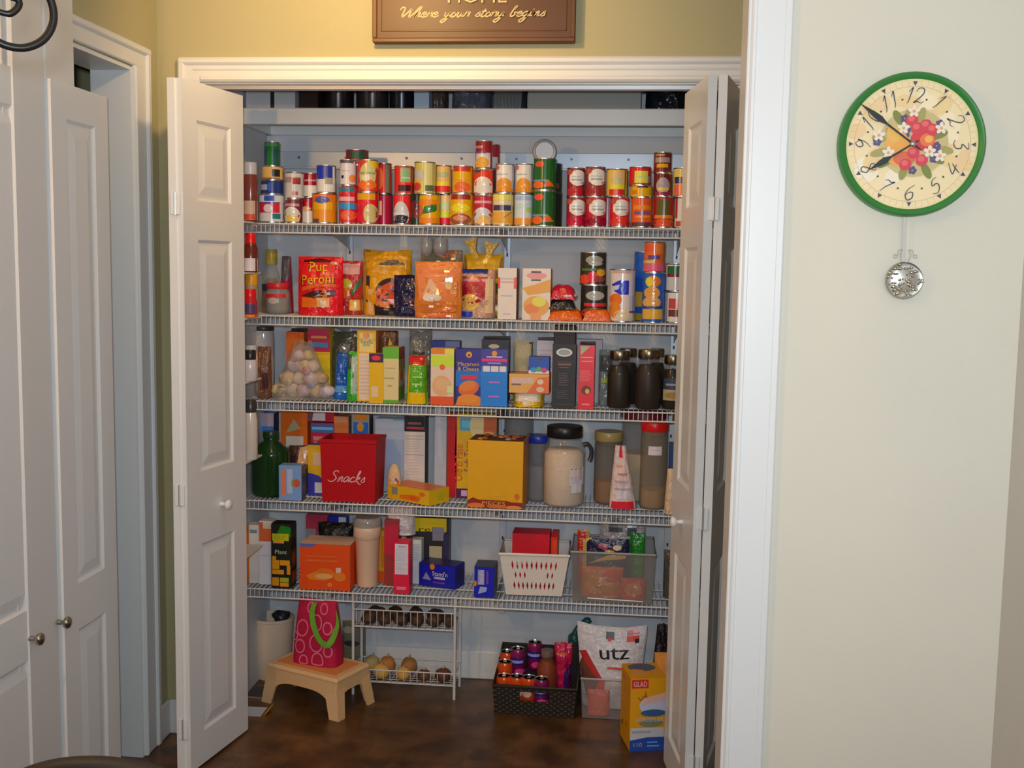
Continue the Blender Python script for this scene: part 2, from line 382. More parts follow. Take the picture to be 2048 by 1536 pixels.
# ------------------------------------------------------------------ doors
def leaf_mesh(w_, h_, t_, panels, mx, m):
    mb = MB(); xs = [0, mx, w_-mx, w_]; zs = [0]+[z for p in panels for z in p]+[h_]
    for sd in (0, 1):
        y0 = t_*sd; sg = 1 if sd == 0 else -1
        P = lambda x, z, d: (x, y0+sg*d, z)
        def q(a, b, c, d): mb.face([a, b, c, d] if sd == 0 else [d, c, b, a], m)
        for i in range(3):
            for j in range(len(zs)-1):
                x0, x1, z0, z1 = xs[i], xs[i+1], zs[j], zs[j+1]
                if i == 1 and j % 2 == 1:
                    rings = [(0, 0), (.009, .006), (.016, .006), (.042, .0015)]
                    for (i0, d0), (i1, d1) in zip(rings, rings[1:]):
                        c0 = [(x0+i0, z0+i0), (x1-i0, z0+i0), (x1-i0, z1-i0), (x0+i0, z1-i0)]; c1 = [(x0+i1, z0+i1), (x1-i1, z0+i1), (x1-i1, z1-i1), (x0+i1, z1-i1)]
                        for k in range(4):
                            k2 = (k+1) % 4; q(P(*c0[k], d0), P(*c0[k2], d0), P(*c1[k2], d1), P(*c1[k], d1))
                    q(*[P(x, z, d1) for x, z in c1])
                else: q(P(x0, z0, 0), P(x1, z0, 0), P(x1, z1, 0), P(x0, z1, 0))
    for a, b in (((0, 0), (w_, 0)), ((w_, 0), (w_, h_)), ((w_, h_), (0, h_)), ((0, h_), (0, 0))):
        mb.face([(a[0], 0, a[1]), (a[0], t_, a[1]), (b[0], t_, b[1]), (b[0], 0, b[1])], m)
    return mb
def knob(parent, loc, rz, m, name='knob'):
    k = MB(); k.lathe([(.0065, 0), (.0065, .008), (.005, .012), (.006, .017), (.013, .021), (.0155, .027), (.013, .032), (.006, .035), (0.0005, .0355)], m, 20)
    k.v = [(x, -z, y) for x, y, z in k.v]
    o = k.build(name, parent, 60); o.location = loc; o.rotation_euler = (0, 0, R_(rz)); return o
LEAFP = [(.10, .67), (.885, 1.555), (1.665, 1.89)]
def leaf(parent, p0, p1, t_, side, h_=1.995, panels=LEAFP, z0=.008, mx=.072):
    """door leaf between plan points p0 and p1; thickness grows to 'side' (+1: left of the way p0->p1)"""
    d = Vector(p1)-Vector(p0); mb = leaf_mesh(d.length, h_, t_, panels, mx, SEMI); o = mb.build('leaf', parent, 25)
    if side < 0: o.data.transform(Matrix.Translation((0, -t_, 0)))
    o.location = (p0[0], p0[1], z0); o.rotation_euler = (0, 0, math.atan2(d.y, d.x)); return o
def hinges(parent, x, y, zs):
    for z in zs:
        h = MB(); h.box((x-.014, y-.0035, z-.03), (x-.002, y-.0005, z+.03), SEMI, .001); h.box((x+.002, y-.0035, z-.03), (x+.014, y-.0005, z+.03), SEMI, .001)
        h.tube([(x, y-.003, z-.031), (x, y-.003, z+.031)], .0032, mat((.6, .6, .6), .35, .5, 'metal'), 8); h.build('hinge', parent)
d1 = tag(thing('door_1', 'white panelled bifold door folded open beside the olive corner', None, (0, 0, 0)), None, None, kind='structure')
leaf(d1, (-1.224, 2.985), (-1.163, 3.305), .022, 1)
leaf(d1, (-1.2655, 2.985), (-1.238, 3.31), .021, -1)
hinges(d1, -1.2455, 2.984, (1.66, .835, .14)); knob(d1, (-1.191, 3.16, .775), 79+0, SEMI)
d2 = tag(thing('door_2', 'white panelled bifold door folded open beside the clock wall end', None, (0, 0, 0)), None, None, kind='structure')
leaf(d2, (.204, 2.945), (.161, 3.262), .0235, -1)
leaf(d2, (.2535, 2.945), (.325, 3.255), .0235, 1)
hinges(d2, .229, 2.944, (1.66, .835, .14)); knob(d2, (.184, 3.095, .79), -82, SEMI)
# double closet doors standing in front of the side wall's doorway
d3 = tag(thing('door_3', 'pair of tall white panelled closet doors with round metal knobs', None, (0, 0, 0)), None, None, kind='structure')
q = at(212, 195, X=-1.375)
SIDEP = [(.12, .545), (.665, 1.835)]
leaf(d3, (-1.372, 2.557), (-1.372, 2.848), .028, 1, q.z-.008, SIDEP)
leaf(d3, (-1.392, 2.03), (-1.379, 2.524), .024, 1, q.z-.008, SIDEP, mx=.085)
for px, py, x in ((75, 1278, -1.381), (130, 1245, -1.372)):
    p = at(px, py, X=x+.02); knob(d3, (x, p.y, p.z), 90, mat((.42, .39, .33), .18, 1., 'metal'))

# ------------------------------------------------------------------ pantry shelving
ZS = [None, 1.634, 1.330, 1.043, .702, .395]
SHX0, SHX1 = XI+.012, XR-.012
NAMES = [None, 'topmost wire shelf, full of stacked food cans', 'white wire shelf holding snack bags and tall tins', 'white wire shelf holding the cartons and the dark jars', 'white wire shelf holding the red bin and the yellow carton', 'lowest wire shelf, holding the white basket and grey tub']
for i in range(1, 6):
    z = ZS[i]; t = thing('wire_shelf', NAMES[i]+' in the pantry', 'shelf', (0, 0, z), 0, 'wire pantry shelves')
    mb = MB(); n = int((SHX1-SHX0)/.0155)
    for k in range(n+1):
        x = SHX0+.003+(SHX1-SHX0-.006)*k/n
        mb.tube([(x, YB-.012, -.0014), (x, YF+.004, -.0014), (x, YF+.0005, -.004), (x, YF+.0005, -.033)], .0014, WIRE, 5)
    mb.build('deck_wires', t, 80)
    for nm, y, zz, r in (('front_rod', YF-.0015, -.004, .0028), ('lip_rod', YF-.0015, -.033, .0028), ('cross_rod', YF+.1, -.0055, .0027), ('cross_rod', YF+.2, -.0055, .0027), ('back_rod', YB-.0145, -.0055, .0027)):
        mb = MB(); mb.tube([(SHX0, y, zz), (SHX1, y, zz)], r, WIRE, 8); mb.build(nm, t, 80)
UX = [-.973, -.409, .180]
for j, x in enumerate(UX):
    t = thing('shelf_standard', ['slotted white upright strip on the back wall above the wire rack', 'slotted white upright strip on the back wall behind the white basket', 'slotted white upright strip on the back wall by the folded door'][j], 'shelf standard', (x, YB-.001, .25), 0, 'upright shelf standards')
    mb = MB(); mb.box((-.0125, -.009, 0), (.0125, 0, 1.60), mat((.62, .66, .74), .4, .2, 'metal'), .002)
    for k in range(60):
        if k % 3 == 0: mb.box((-.003, -.0095, .04+k*.026), (.003, -.009, .052+k*.026), DARKM)
    mb.build('track', t)
    for i in range(1, 6):
        b = MB(); z = ZS[i]-.0085-.25
        pr = [(-.006, z), (-.29, z), (-.294, z-.012), (-.26, z-.022), (-.03, z-.066), (-.006, z-.076)]
        b.mesh([(-.0015, y, zz) for y, zz in pr]+[(.0015, y, zz) for y, zz in pr], [tuple(range(6)), tuple(range(11, 5, -1))]+[(a, a+6, (a+1) % 6+6, (a+1) % 6) for a in range(6)], mat((.45, .46, .48), .4, .2, 'metal'))
        b.build('bracket', t)
t = thing('hang_track', 'long pale blue metal hanging rail screwed to the back wall', 'rail', (0, YB-.001, 1.835))
mb = MB(); mb.box((SHX0+.02, -.012, 0), (SHX1, 0, .062), mat((.55, .62, .72), .3, .2, 'metal'), .003); mb.box((SHX0+.02, -.018, 0), (SHX1, -.01, .008), mat((.6, .64, .7), .3, .2, 'metal'), .002); mb.build('rail', t)
for px in (598, 692, 813, 923, 1033, 1143, 1257):
    mb = MB(); x = at(px, 315, Y=YB-.014).x; mb.tube([(x, -.0165, .04), (x, -.012, .04)], .0045, mat((.12, .14, .2), .4, .6, 'metal'), 10)
    mb.build('screw', t)
t = thing('board_shelf', 'white painted board shelf with deep front edge above the cans', 'shelf', (0, 0, 1.953))
mb = MB(); mb.box((XI, YF, .0), (XR, YF+.02, .053), WHITE, .003); mb.build('fascia', t)
mb = MB(); mb.box((XI, YF+.02, .034), (XR, YB, .053), WHITE); mb.build('board', t)
mb = MB(); mb.box((XI, YF+.02, -.0), (XI+.02, YB, .034), WHITE); mb.box((XI, YB-.02, .0), (XR, YB, .034), WHITE); mb.build('cleat', t)

# ------------------------------------------------------------------ clock
cl = at(1673, 289, Y=CY-.02); cr = at(1972, 289, Y=CY-.02); cc = at(1823, 289, Y=CY-.02); RC = (cr.x-cl.x)/2*.985
t = thing('wall_clock', 'round green-rimmed wall clock with fruit painting and pendulum', 'clock', (cc.x, CY-.001, cc.z))
GREEN = mat(A(52, 128, 58), .35, 0); CF = A(244, 222, 178)
mb = MB(); mb.lathe([(RC*.895, .0), (RC, .0), (RC, .018), (RC*.99, .026), (RC*.965, .029), (RC*.91, .026), (RC*.895, .022)], GREEN, 72, caps=False)
mb.v = [(x, -z, y) for x, y, z in mb.v]; mb.build('rim', t, 50)
mb = MB(); mb.lathe([(RC*.9, .0), (RC*.9, .022), (.0005, .0222)], mat(CF, .5, 0, 'wall'), 72); mb.v = [(x, -z, y) for x, y, z in mb.v]
def Sc(u, v, k): return (u*RC, -.0228-.00012*k, v*RC)
Sc.asp = 1.; Sc.sub = 1; Sc.clip = 0
rs = random.Random(4); P = []; ink = A(78, 82, 92)
for k in range(26):
    a = rs.random()*6.28; r = .48+.3*rs.random(); P.append(('E', r*math.cos(a), r*math.sin(a), .09+.07*rs.random(), .07+.05*rs.random(), A(*rs.choice([(240, 208, 150), (247, 228, 190), (238, 204, 155), (246, 232, 205)])), rs.random()*180))
ring = lambda r, w, c, n=96: [('P', [((r-w)*math.cos(a), (r-w)*math.sin(a)), ((r+w)*math.cos(a), (r+w)*math.sin(a)), ((r+w)*math.cos(b), (r+w)*math.sin(b)), ((r-w)*math.cos(b), (r-w)*math.sin(b))], c) for a, b in ((2*math.pi*i/n, 2*math.pi*(i+1)/n) for i in range(n))]
flatk = len(P)
DIG = {'1': [[(-.1, .25), (.05, .45), (.12, .5), (.05, .1), (-.02, -.35), (-.12, -.5)]],
 '2': [[(-.25, .25), (-.1, .48), (.2, .45), (.25, .15), (-.02, -.2), (-.3, -.45), (-.05, -.38), (.15, -.48), (.35, -.38)]],
 '3': [[(-.2, .45), (.25, .47), (-.02, .08), (.25, -.02), (.28, -.35), (0, -.5), (-.25, -.38)]],
 '4': [[(.1, .5), (-.3, -.1), (.0, -.1), (.35, -.02)], [(.22, .25), (.1, -.1), (.02, -.5)]],
 '5': [[(.3, .48), (-.02, .4), (-.12, .08), (.2, .1), (.3, -.15), (.1, -.48), (-.25, -.4)]],
 '6': [[(.25, .5), (-.12, .2), (-.25, -.2), (-.05, -.5), (.22, -.35), (.2, -.02), (-.05, .0), (-.22, -.2)]],
 '7': [[(-.25, .3), (-.1, .42), (.15, .38), (.32, .48), (.05, .0), (-.08, -.5)]],
 '8': [[(.22, .4), (-.05, .5), (-.2, .28), (.05, .02), (.22, -.25), (.0, -.5), (-.22, -.3), (.0, .0), (.25, .25), (.22, .4)]],
 '9': [[(.2, .25), (.0, .5), (-.22, .3), (-.1, .02), (.18, .15), (.25, .35), (.15, -.15), (-.15, -.5)]],
 '0': [[(.05, .5), (-.2, .15), (-.1, -.45), (.12, -.4), (.25, .1), (.05, .5)]]}
def digit(n, size=.21):
    a = math.pi/2-n*math.pi/6; cx, cy = .665*math.cos(a), .665*math.sin(a); rot = a-math.pi/2 if n in (9, 10, 11, 12, 1, 2, 3) else a+math.pi/2
    out = []; tx = str(n)
    for i, ch in enumerate(tx):
        ox = (i-(len(tx)-1)/2)*.62
        for st in DIG[ch]:
            q = []
            for x, y in st:
                x2 = (x+.15*y+ox)*size; y2 = y*size; q.append((cx+x2*math.cos(rot)-y2*math.sin(rot), cy+x2*math.sin(rot)+y2*math.cos(rot)))
            out.append(('L', q, .017, ink, dict(n=7, min=.45)))
    return out
def put(prims, lvl):
    S = lambda u, v, k: Sc(u, v, lvl+k*.15)
    S.asp = 1.; S.sub = 1; S.clip = 0; art(mb, S, prims, .55)
put(P, 0)
put(ring(.79, .0022, A(190, 160, 130)), 6); put(ring(.88, .004, A(226, 214, 150)), 6)
for k in range(60):
    a = k*math.pi/30; put([('L', [(.795*math.cos(a), .795*math.sin(a)), (.835*math.cos(a), .835*math.sin(a)), (.87*math.cos(a), .87*math.sin(a))], .0035, A(195, 165, 135), dict(n=1))], 6)
    if k % 5 == 0:
        e = .032; pt = lambda r, d: (r*math.cos(a)-d*math.sin(a), r*math.sin(a)+d*math.cos(a))
        s_ = 1 if math.sin(a) > -.05 else -1
        put([('P', [pt(.86 if s_ > 0 else .80, -e), pt(.86 if s_ > 0 else .80, e), pt(.80 if s_ > 0 else .86, 0)], A(70, 70, 90))], 7)
    if k % 5 == 2 and (k//5) % 1 == 0:
        b = a+math.pi/60; put([('E', .63*math.cos(b), .63*math.sin(b), .014, .014, A(70, 70, 60))], 7)
for n in range(1, 13): put(digit(n), 8)
W_ = lambda c: A(*c); P = [('E', .02, .02, .47, .47, W_((205, 186, 130)))]
for a, r, l in ((20, .38, .2), (75, .4, .2), (120, .42, .18), (150, .3, .2), (195, .45, .22), (215, .42, .22), (255, .4, .18), (300, .42, .2), (330, .4, .18), (350, .46, .18), (100, .36, .2), (170, .46, .16)):
    P.append(('E', r*math.cos(R_(a)), r*math.sin(R_(a)), l*.62, .055, W_(rs.choice([(150, 150, 80), (170, 160, 95), (128, 135, 70)])), a))
for x, y in ((.3, -.2), (-.1, .12), (.33, -.02), (.02, -.36), (-.48, .03), (.36, .28), (-.12, .35), (.35, -.1), (-.08, .2)):
    for d in range(5): P.append(('E', x+.035*math.cos(d*1.3), y+.035*math.sin(d*1.3), .026, .026, W_((92, 80, 125))))
P += [('E', -.2, .0, .16, .2, W_((238, 176, 85)), 15), ('E', -.15, -.14, .2, .17, W_((238, 168, 80)), 10), ('E', -.1, -.2, .15, .1, W_((224, 108, 75))), ('E', -.26, .14, .09, .12, W_((240, 185, 95)), 20)]
P += [('E', .14, .06, .17, .15, W_((214, 62, 70))), ('E', .2, .06, .1, .09, W_((236, 120, 70))), ('E', .22, .07, .055, .05, W_((244, 178, 90)))]
for x, y in ((-.02, .33), (.05, .22), (.17, .26), (.26, .2), (-.08, -.28), (.14, -.22), (.02, -.12)):
    P += [('E', x, y, .085, .08, W_((214, 66, 80)), 30), ('E', x-.01, y+.02, .045, .04, W_((232, 105, 105)))]
for x, y in ((-.13, .22), (.24, -.1), (-.46, .12), (-.32, -.12), (0, .45), (.38, .22), (.38, -.16)):
    for d in range(5): P.append(('E', x+.05*math.cos(d*1.257+.3), y+.05*math.sin(d*1.257+.3), .036, .026, W_((242, 226, 208)), math.degrees(d*1.257+.3)))
    P.append(('E', x, y, .022, .022, W_((225, 165, 110))))
put(P, 9)
mb.build('dial', t)
def hand(name, ang, L, wd, tail, y):
    h = MB(); pr = [(-tail, .006), (-tail*.6, .012), (0, .018), (.12*L, .012), (.5*L, .014), (.62*L, wd), (.72*L, wd*.9), (L, .002)]
    a = R_(ang); top = [(x*math.cos(a)-w_*math.sin(a), x*math.sin(a)+w_*math.cos(a)) for x, w_ in pr]+[(x*math.cos(a)+w_*math.sin(a), x*math.sin(a)-w_*math.cos(a)) for x, w_ in pr[::-1]]
    h.prism([(x*RC, z*RC) for x, z in top], y-.001, y, mat((.012, .014, .014), .45, 0, 'iron')); h.build(name, t)
hand('minute_hand', 143.5, .92, .042, .14, -.0305); hand('hour_hand', 212, .68, .045, .1, -.0285)
mb = MB(); mb.lathe([(.003, .024), (.0055, .026), (.0055, .0325), (.003, .034), (.0005, .0345)], STEEL, 16); mb.v = [(x, -z, y) for x, y, z in mb.v]; mb.build('hub', t)
p0 = at(1810, 430, Y=CY-.012)-Vector(t.location); p1 = at(1806, 522, Y=CY-.012)-Vector(t.location); pb = at(1808, 561, Y=CY-.012)-Vector(t.location)
mb = MB(); STL = mat((.5, .49, .46), .22, 1., 'metal')
dx = (p1.x-p0.x)
mb.mesh([(p0.x-.003+a*dx+sx, -.011+b*.002, p0.z+a*(p1.z-.01-p0.z)) for a in (0, 1) for b in (0, 1) for sx in (0, .007)], [(0, 2, 3, 1), (4, 5, 7, 6), (0, 1, 5, 4), (2, 6, 7, 3), (0, 4, 6, 2), (1, 3, 7, 5)], STL)
mb.build('pendulum_rod', t)
RB = .0365
mb = MB(); mb.lathe([(.001, -.003), (RB*.97, -.003), (RB, .0), (RB*.96, .003), (RB*.9, .002), (RB*.6, .004), (.0005, .0055)], STL, 40)
for k in range(46):
    a = rs.random()*6.28; r = RB*.92*math.sqrt(rs.random()); mb.ball((r*math.cos(a), r*math.sin(a), .003), .003+.004*rs.random(), .002+.002*rs.random(), .0035, mat((.62, .58, .46), .2, 1., 'metal'), 8, 6)
mb.v = [(x, -z-.012, y) for x, y, z in mb.v]; o = mb.build('pendulum_bob', t, 60); o.location = pb; o.location.y = 0
mb = MB()
for s_ in (-1, 1):
    mb.tube(spline([(s_*.006, -.012, .037), (s_*.010, -.012, .05), (s_*.006, -.012, .059), (s_*.013, -.012, .058), (s_*.016, -.012, .046), (s_*.021, -.012, .044), (s_*.021, -.012, .05), (s_*.016, -.012, .049)], 5), .0008, STL, 6)
mb.build('scroll', o)

# ------------------------------------------------------------------ sign over the pantry
a = at(745, 85, Y=YW-.03); b = at(1150, 85, Y=YW-.03); SW = b.x-a.x; SHH = .26
t = thing('wall_sign', 'brown framed wall sign with cream lettering above the pantry opening', 'sign', ((a.x+b.x)/2, YW-.001, (a.z+b.z)/2))
BR = mat((.105, .042, .016), .45, 0, 'wood'); BR2 = mat((.135, .055, .02), .4, 0, 'wood')
mb = MB(); mb.box((-SW/2, -.028, 0), (SW/2, 0, SHH), BR, .003); mb.build('board', t)
mb = MB()
for x0, z0, x1, z1 in ((-SW/2, .0, SW/2, .014), (-SW/2, SHH-.014, SW/2, SHH), (-SW/2-.0006, .0125, -SW/2+.014, SHH-.0125), (SW/2-.014, .0125, SW/2+.0006, SHH-.0125)): mb.box((x0, -.033, z0), (x1, -.026, z1), BR2, .003)
for x0, z0, x1, z1 in ((-SW/2+.025, .032, SW/2-.025, .036), (-SW/2+.025, .032, -SW/2+.028, SHH-.03), (SW/2-.028, .032, SW/2-.025, SHH-.03)): mb.box((x0, -.0305, z0), (x1, -.027, z1), BR2, .001)
mb.build('frame', t)
mb = MB(); S = flat(SW, SHH, -.028); cre = (.62, .47, .22)
zz = (at(900, 30, Y=YW-.03).z-t.location.z)/SHH
art(mb, S, script(S, 'Where your story begins', .135, zz-.02, .052, cre, .017, .715)+[('T', 'HOME', .52, zz+.21, .23, cre, {'xs': 1.05})], .5)
mb.build('lettering', t)

# ------------------------------------------------------------------ iron chandelier and bow-back chair at the edge of the frame
IRON = mat((.016, .013, .011), .4, .3, 'iron')
hx, hy = -1.30, 1.05
t = thing('chandelier', 'black wrought iron chandelier with a curled scroll arm', 'chandelier', (hx, hy, 1.78))
mb = MB(); mb.tube([(0, 0, .1), (0, 0, .655)], .008, IRON, 10); mb.ball((0, 0, .1), .03, .03, .03, IRON); mb.build('stem', t, 60)
mb = MB(); mb.lathe([(.05, .63), (.055, .645), (.055, .658), (.02, .659)], IRON, 24); mb.build('canopy', t)
dirs = [Vector((.79, .61, 0)), Vector((-.3, .95, 0)), Vector((-.97, -.2, 0)), Vector((-.3, -.95, 0)), Vector((.75, -.66, 0))]
c0 = at(30, 20, Y=1.4); d0 = Vector((c0.x-hx, c0.y-hy, 0)); D0 = d0.length; dirs[0] = d0.normalized(); cz = c0.z-1.78
for k, d in enumerate(dirs):
    P3 = lambda r, z: (d.x*r, d.y*r, z)
    mb = MB(); R0 = .047
    curve = [P3(.0, .1), P3(D0-.16, .16), P3(D0-.06, .17)]+[P3(D0+R0*math.cos(a), cz+R0*1.02*math.sin(a)) for a in [R_(x) for x in (95, 60, 25, -10, -45, -80, -115, -150, -185, -215)]]
    mb.tube(spline(curve, 5), .0052, IRON, 8)
    mb.tube(spline([P3(D0-.06, .17), P3(D0-.02, cz+.03), P3(D0+.005, cz+.012), P3(D0-.005, cz-.005), P3(D0-.022, cz-.004)], 6), [.0045]*20+[.004]*5, IRON, 8)
    mb.build('scroll_arm', t, 80)
    mb = MB(); mb.tube([P3(D0-.06, .165), P3(D0-.06, .2)], .011, IRON, 10); mb.tube([P3(D0-.06, .2), P3(D0-.06, .28)], .009, mat((.7, .62, .45), .5), 10); mb.build('candle_holder', t)
ch = at(190, 1508, Y=1.2)
t = thing('dining_chair', 'dark wooden chair with a curved top rail at the frame edge', 'chair', (ch.x+.022, 1.2, 0))
DW = mat((.012, .009, .008), .6, 0, 'wood')
TOPZ = ch.z+.004
bow = [(-.19, .02, .45), (-.175, .0, .62), (-.14, -.01, TOPZ-.09)]+[(.135*math.sin(R_(x)), -.02, TOPZ-.075+.065*math.cos(R_(x))) for x in (-75, -50, -25, 0, 25, 50, 75)]+[(.14, -.01, TOPZ-.09), (.175, .0, .62), (.19, .02, .45)]
mb = MB(); mb.tube(spline(bow, 6), .013, DW, 10); mb.build('bow_back', t, 80)
mb = MB(); mb.box((-.21, -.39, .425), (.21, .04, .455), DW, .012); mb.build('seat', t)
for sx in (-1, 1):
    for sy in (0, -.36):
        mb = MB(); mb.tube([(sx*.16, sy, .43), (sx*.175, sy*1.03, .2), (sx*.19, sy*1.06+.01, .0)], [.016, .018, .012], DW, 10); mb.build('leg', t, 60)
for k in range(5):
    x = (k-2)*.06; mb = MB(); mb.tube([(x, .02, .45), (x*.8, -.01, TOPZ-.03-.02*abs(k-2))], .006, DW, 8); mb.build('spindle', t, 80)
# ------------------------------------------------------------------ builders for the food
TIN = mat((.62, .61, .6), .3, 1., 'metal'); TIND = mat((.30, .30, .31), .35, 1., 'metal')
WH = C(200, 198, 196); BK = C(18, 16, 18); RED = C(150, 14, 22); YEL = C(205, 160, 10); NAVY = C(22, 22, 70); GRN = C(30, 95, 38); ORG = C(205, 100, 25); CRM = C(190, 170, 130)
BLUE = C(20, 50, 140); MAR = C(95, 12, 28); GRY = C(135, 135, 140)
HUE = {}
def mk_can(loc, r, h, base, prims, label, group='food cans on the topmost wire shelf', name='food_can', rz=0, cat='can', dark=False, rough=.22):
    t = thing(name, label, cat, loc, rz, group)
    b = min(.004, h*.06); mb = MB(); pm = mat(base, rough, 0, 'labelpaper')
    mb.lathe([(r*.985, b), (r*.985, h-b)], pm, 32, caps=False)
    art(mb, drum(r*.985, h-2*b, b), prims, rough); mb.build('paper_label', t, 60)
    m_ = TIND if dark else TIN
    mb = MB(); mb.lathe([(r*.97, h-b), (r, h-b*.7), (r, h), (r*.955, h), (r*.945, h-b*.9), (r*.8, h-b*.7), (r*.4, h-b*.75), (.0004, h-b*.75)], m_, 32); mb.build('lid', t, 40)
    mb = MB(); mb.lathe([(.0004, b*.5), (r*.9, b*.5), (r*.94, .0), (r, 0.0), (r, b*.8), (r*.97, b)], m_, 32); mb.build('base_rim', t, 40)
    return t
def stack(x0, x1, Y, yb, items, z0=None, **kw):
    """cans from the bottom up: (top pixel, colour, print, label[, x0, x1]) standing on shelf height z0, middle of the can at depth Y"""
    z = z0
    for it in items:
        yt, base, pr, lab = it[:4]; a, b = (it[4], it[5]) if len(it) > 5 else (x0, x1)
        xl = at(a, yt+20, Y=Y).x; xr = at(b, yt+20, Y=Y).x; r = (xr-xl)/2
        zt = at((a+b)/2, yt, Y=Y-r*.8).z
        k = dict(kw); k.update(it[6] if len(it) > 6 else {})
        mk_can(((xl+xr)/2, Y, z+.0004), r, zt-z-.0006, base, pr, lab, **k); z = zt
    return z
def spot(x0, x1, yt, yb, z0, d, Y=None, lo=None):
    """floor point, width and height of a thing whose front lower edge shows at row yb"""
    xm = (x0+x1)/2
    if Y is None: Y = at(xm, yb, z=z0).y
    Y = max(YF+.004 if lo is None else lo, min(Y, YB-.016-d))
    xl, xr = at(x0, yb, Y=Y).x, at(x1, yb, Y=Y).x; zt = at(xm, yt, Y=Y).z
    return Vector(((xl+xr)/2, Y+d/2, z0+.0004)), xr-xl, zt-z0-.0004
def mk_box(name, label, cat, loc, w, h, d, base, front=(), side=(), top=(), rz=0, group=None, ch=.0012, rough=.4, topc=None, sidec=None, flap=None, tilt=0):
    t = thing(name, label, cat, loc, rz, group)
    if tilt: t.rotation_euler[1] = R_(tilt)
    mb = MB(); mb.box((-w/2, -d/2, 0), (w/2, d/2, h), mat(base, rough, 0, 'card'), ch); mb.build('carton', t, 30)
    if front:
        mb = MB(); art(mb, flat(w, h, -d/2), [('R', 0, 0, 1, 1, base)]+list(front), rough); mb.build('front_print', t)
    if side or sidec:
        mb = MB(); art(mb, sideface(w/2, d, h), [('R', 0, 0, 1, 1, sidec or base)]+list(side), rough); mb.build('side_print', t)
    if top or topc:
        mb = MB(); art(mb, topface(w, d, h), [('R', 0, 0, 1, 1, topc or base)]+list(top), rough); mb.build('top_print', t)
    if flap:
        mb = MB(); fh = flap[0]; mb.mesh([(-w/2, d/2-.002, h), (w/2, d/2-.002, h), (w/2, d/2+.0, h+fh), (-w/2, d/2, h+fh*.8), (-w/2, d/2-.001, h), (w/2, d/2-.001, h)], [(0, 1, 2, 3)], mat(flap[1], .5)); mb.build('flap', t)
    return t
def box(x0, x1, yt, yb, s, d, name, label, base, front=(), side=(), top=(), cat='box', Y=None, **kw):
    z0 = ZS[s] if isinstance(s, int) and s else (0 if s == 0 else s)
    loc, w, h = spot(x0, x1, yt, yb, z0, d, Y, kw.pop('lo', None))
    return mk_box(name, label, cat, loc, w, h, d, base, front, side, top, **kw)
def bagsurf(w, h, d, amp=.12, seed=0., taper=0., stand=.35, lean=0., ears=0.):
    def base(u, v, s_):
        e = abs(2*u-1); tu = max(0., 1-e**3.2)**.6; vv = stand+(1-stand)*v if stand else v
        tv = max(0., math.sin(math.pi*min(1, max(0, .5+.5*vv if stand > .6 else vv))))**.55 if stand < .6 else max(0., 1-v**3.)**.6
        nz = noise.noise(Vector((u*3.1+seed, v*3.7+seed*.37, s_*2.+seed)))+.5*noise.noise(Vector((u*8+seed, v*8.5, s_*3.)))
        th = d/2*tu*tv*(1+amp*1.6*nz)
        ww = w*(1-taper*v)*(1+.03*noise.noise(Vector((v*6+seed, .3, seed)))); hz = h*(1+ears*(abs(2*u-1)**2)*v)
        return Vector(((u-.5)*ww+lean*v, -s_*th, v*hz+.02*h*amp*4*v*noise.noise(Vector((u*5, seed, 1.3)))))
    return base
def mk_bag(name, label, cat, loc, w, h, d, base, front=(), rz=0, amp=.14, seed=1., taper=0., stand=.75, group=None, rough=.25, kind='crumple', lean=0., ears=0., parts=(), a=1., bottom=None, tilt=0):
    t = thing(name, label, cat, loc, rz, group)
    if tilt: t.rotation_euler[0] = R_(tilt)
    B = bagsurf(w, h, d, amp, seed, taper, stand, lean, ears); mb = MB(); nu, nv = 18, 20; mm = mat(base, rough, 0, kind, a)
    for s_ in (1, -1):
        vs = [B(i/nu, j/nv, s_) for j in range(nv+1) for i in range(nu+1)]
        fs = [(j*(nu+1)+i, j*(nu+1)+i+1, (j+1)*(nu+1)+i+1, (j+1)*(nu+1)+i) for j in range(nv) for i in range(nu)]
        mb.mesh(vs, fs if s_ > 0 else [f[::-1] for f in fs], mm)
    vs = [B(i/nu, 0, 1) for i in range(nu+1)]+[B(i/nu, 0, -1) for i in range(nu+1)]
    mb.mesh(vs, [(i, nu+1+i, nu+2+i, i+1) for i in range(nu)], mm)
    mb.build('pouch', t, 80)
    def S(u, v, k):
        p = B(min(1, max(0, u)), min(1, max(0, v)), 1); return (p.x, p.y-.0016-.0003*k, p.z)
    S.asp = w/h; S.sub = 10; S.both = 1
    if front:
        mb = MB(); g = 14
        for i in range(g):
            for j in range(g):
                q = [(.02+.96*x/g, .02+.96*y/g) for x, y in ((i, j), (i+1, j), (i+1, j+1), (i, j+1))]
                mb.mesh([S(x, y, -3) for x, y in q], [(0, 1, 2, 3)], mm)
        art(mb, S, front, rough); mb.build('front_print', t, 80)
    return t
def bag(x0, x1, yt, yb, s, d, name, label, base, front=(), cat='bag', Y=None, **kw):
    z0 = ZS[s] if isinstance(s, int) and s else (0 if s == 0 else s)
    loc, w, h = spot(x0, x1, yt, yb, z0, d, Y, kw.pop('lo', None))
    return mk_bag(name, label, cat, loc, w, h, d, base, front, **kw)
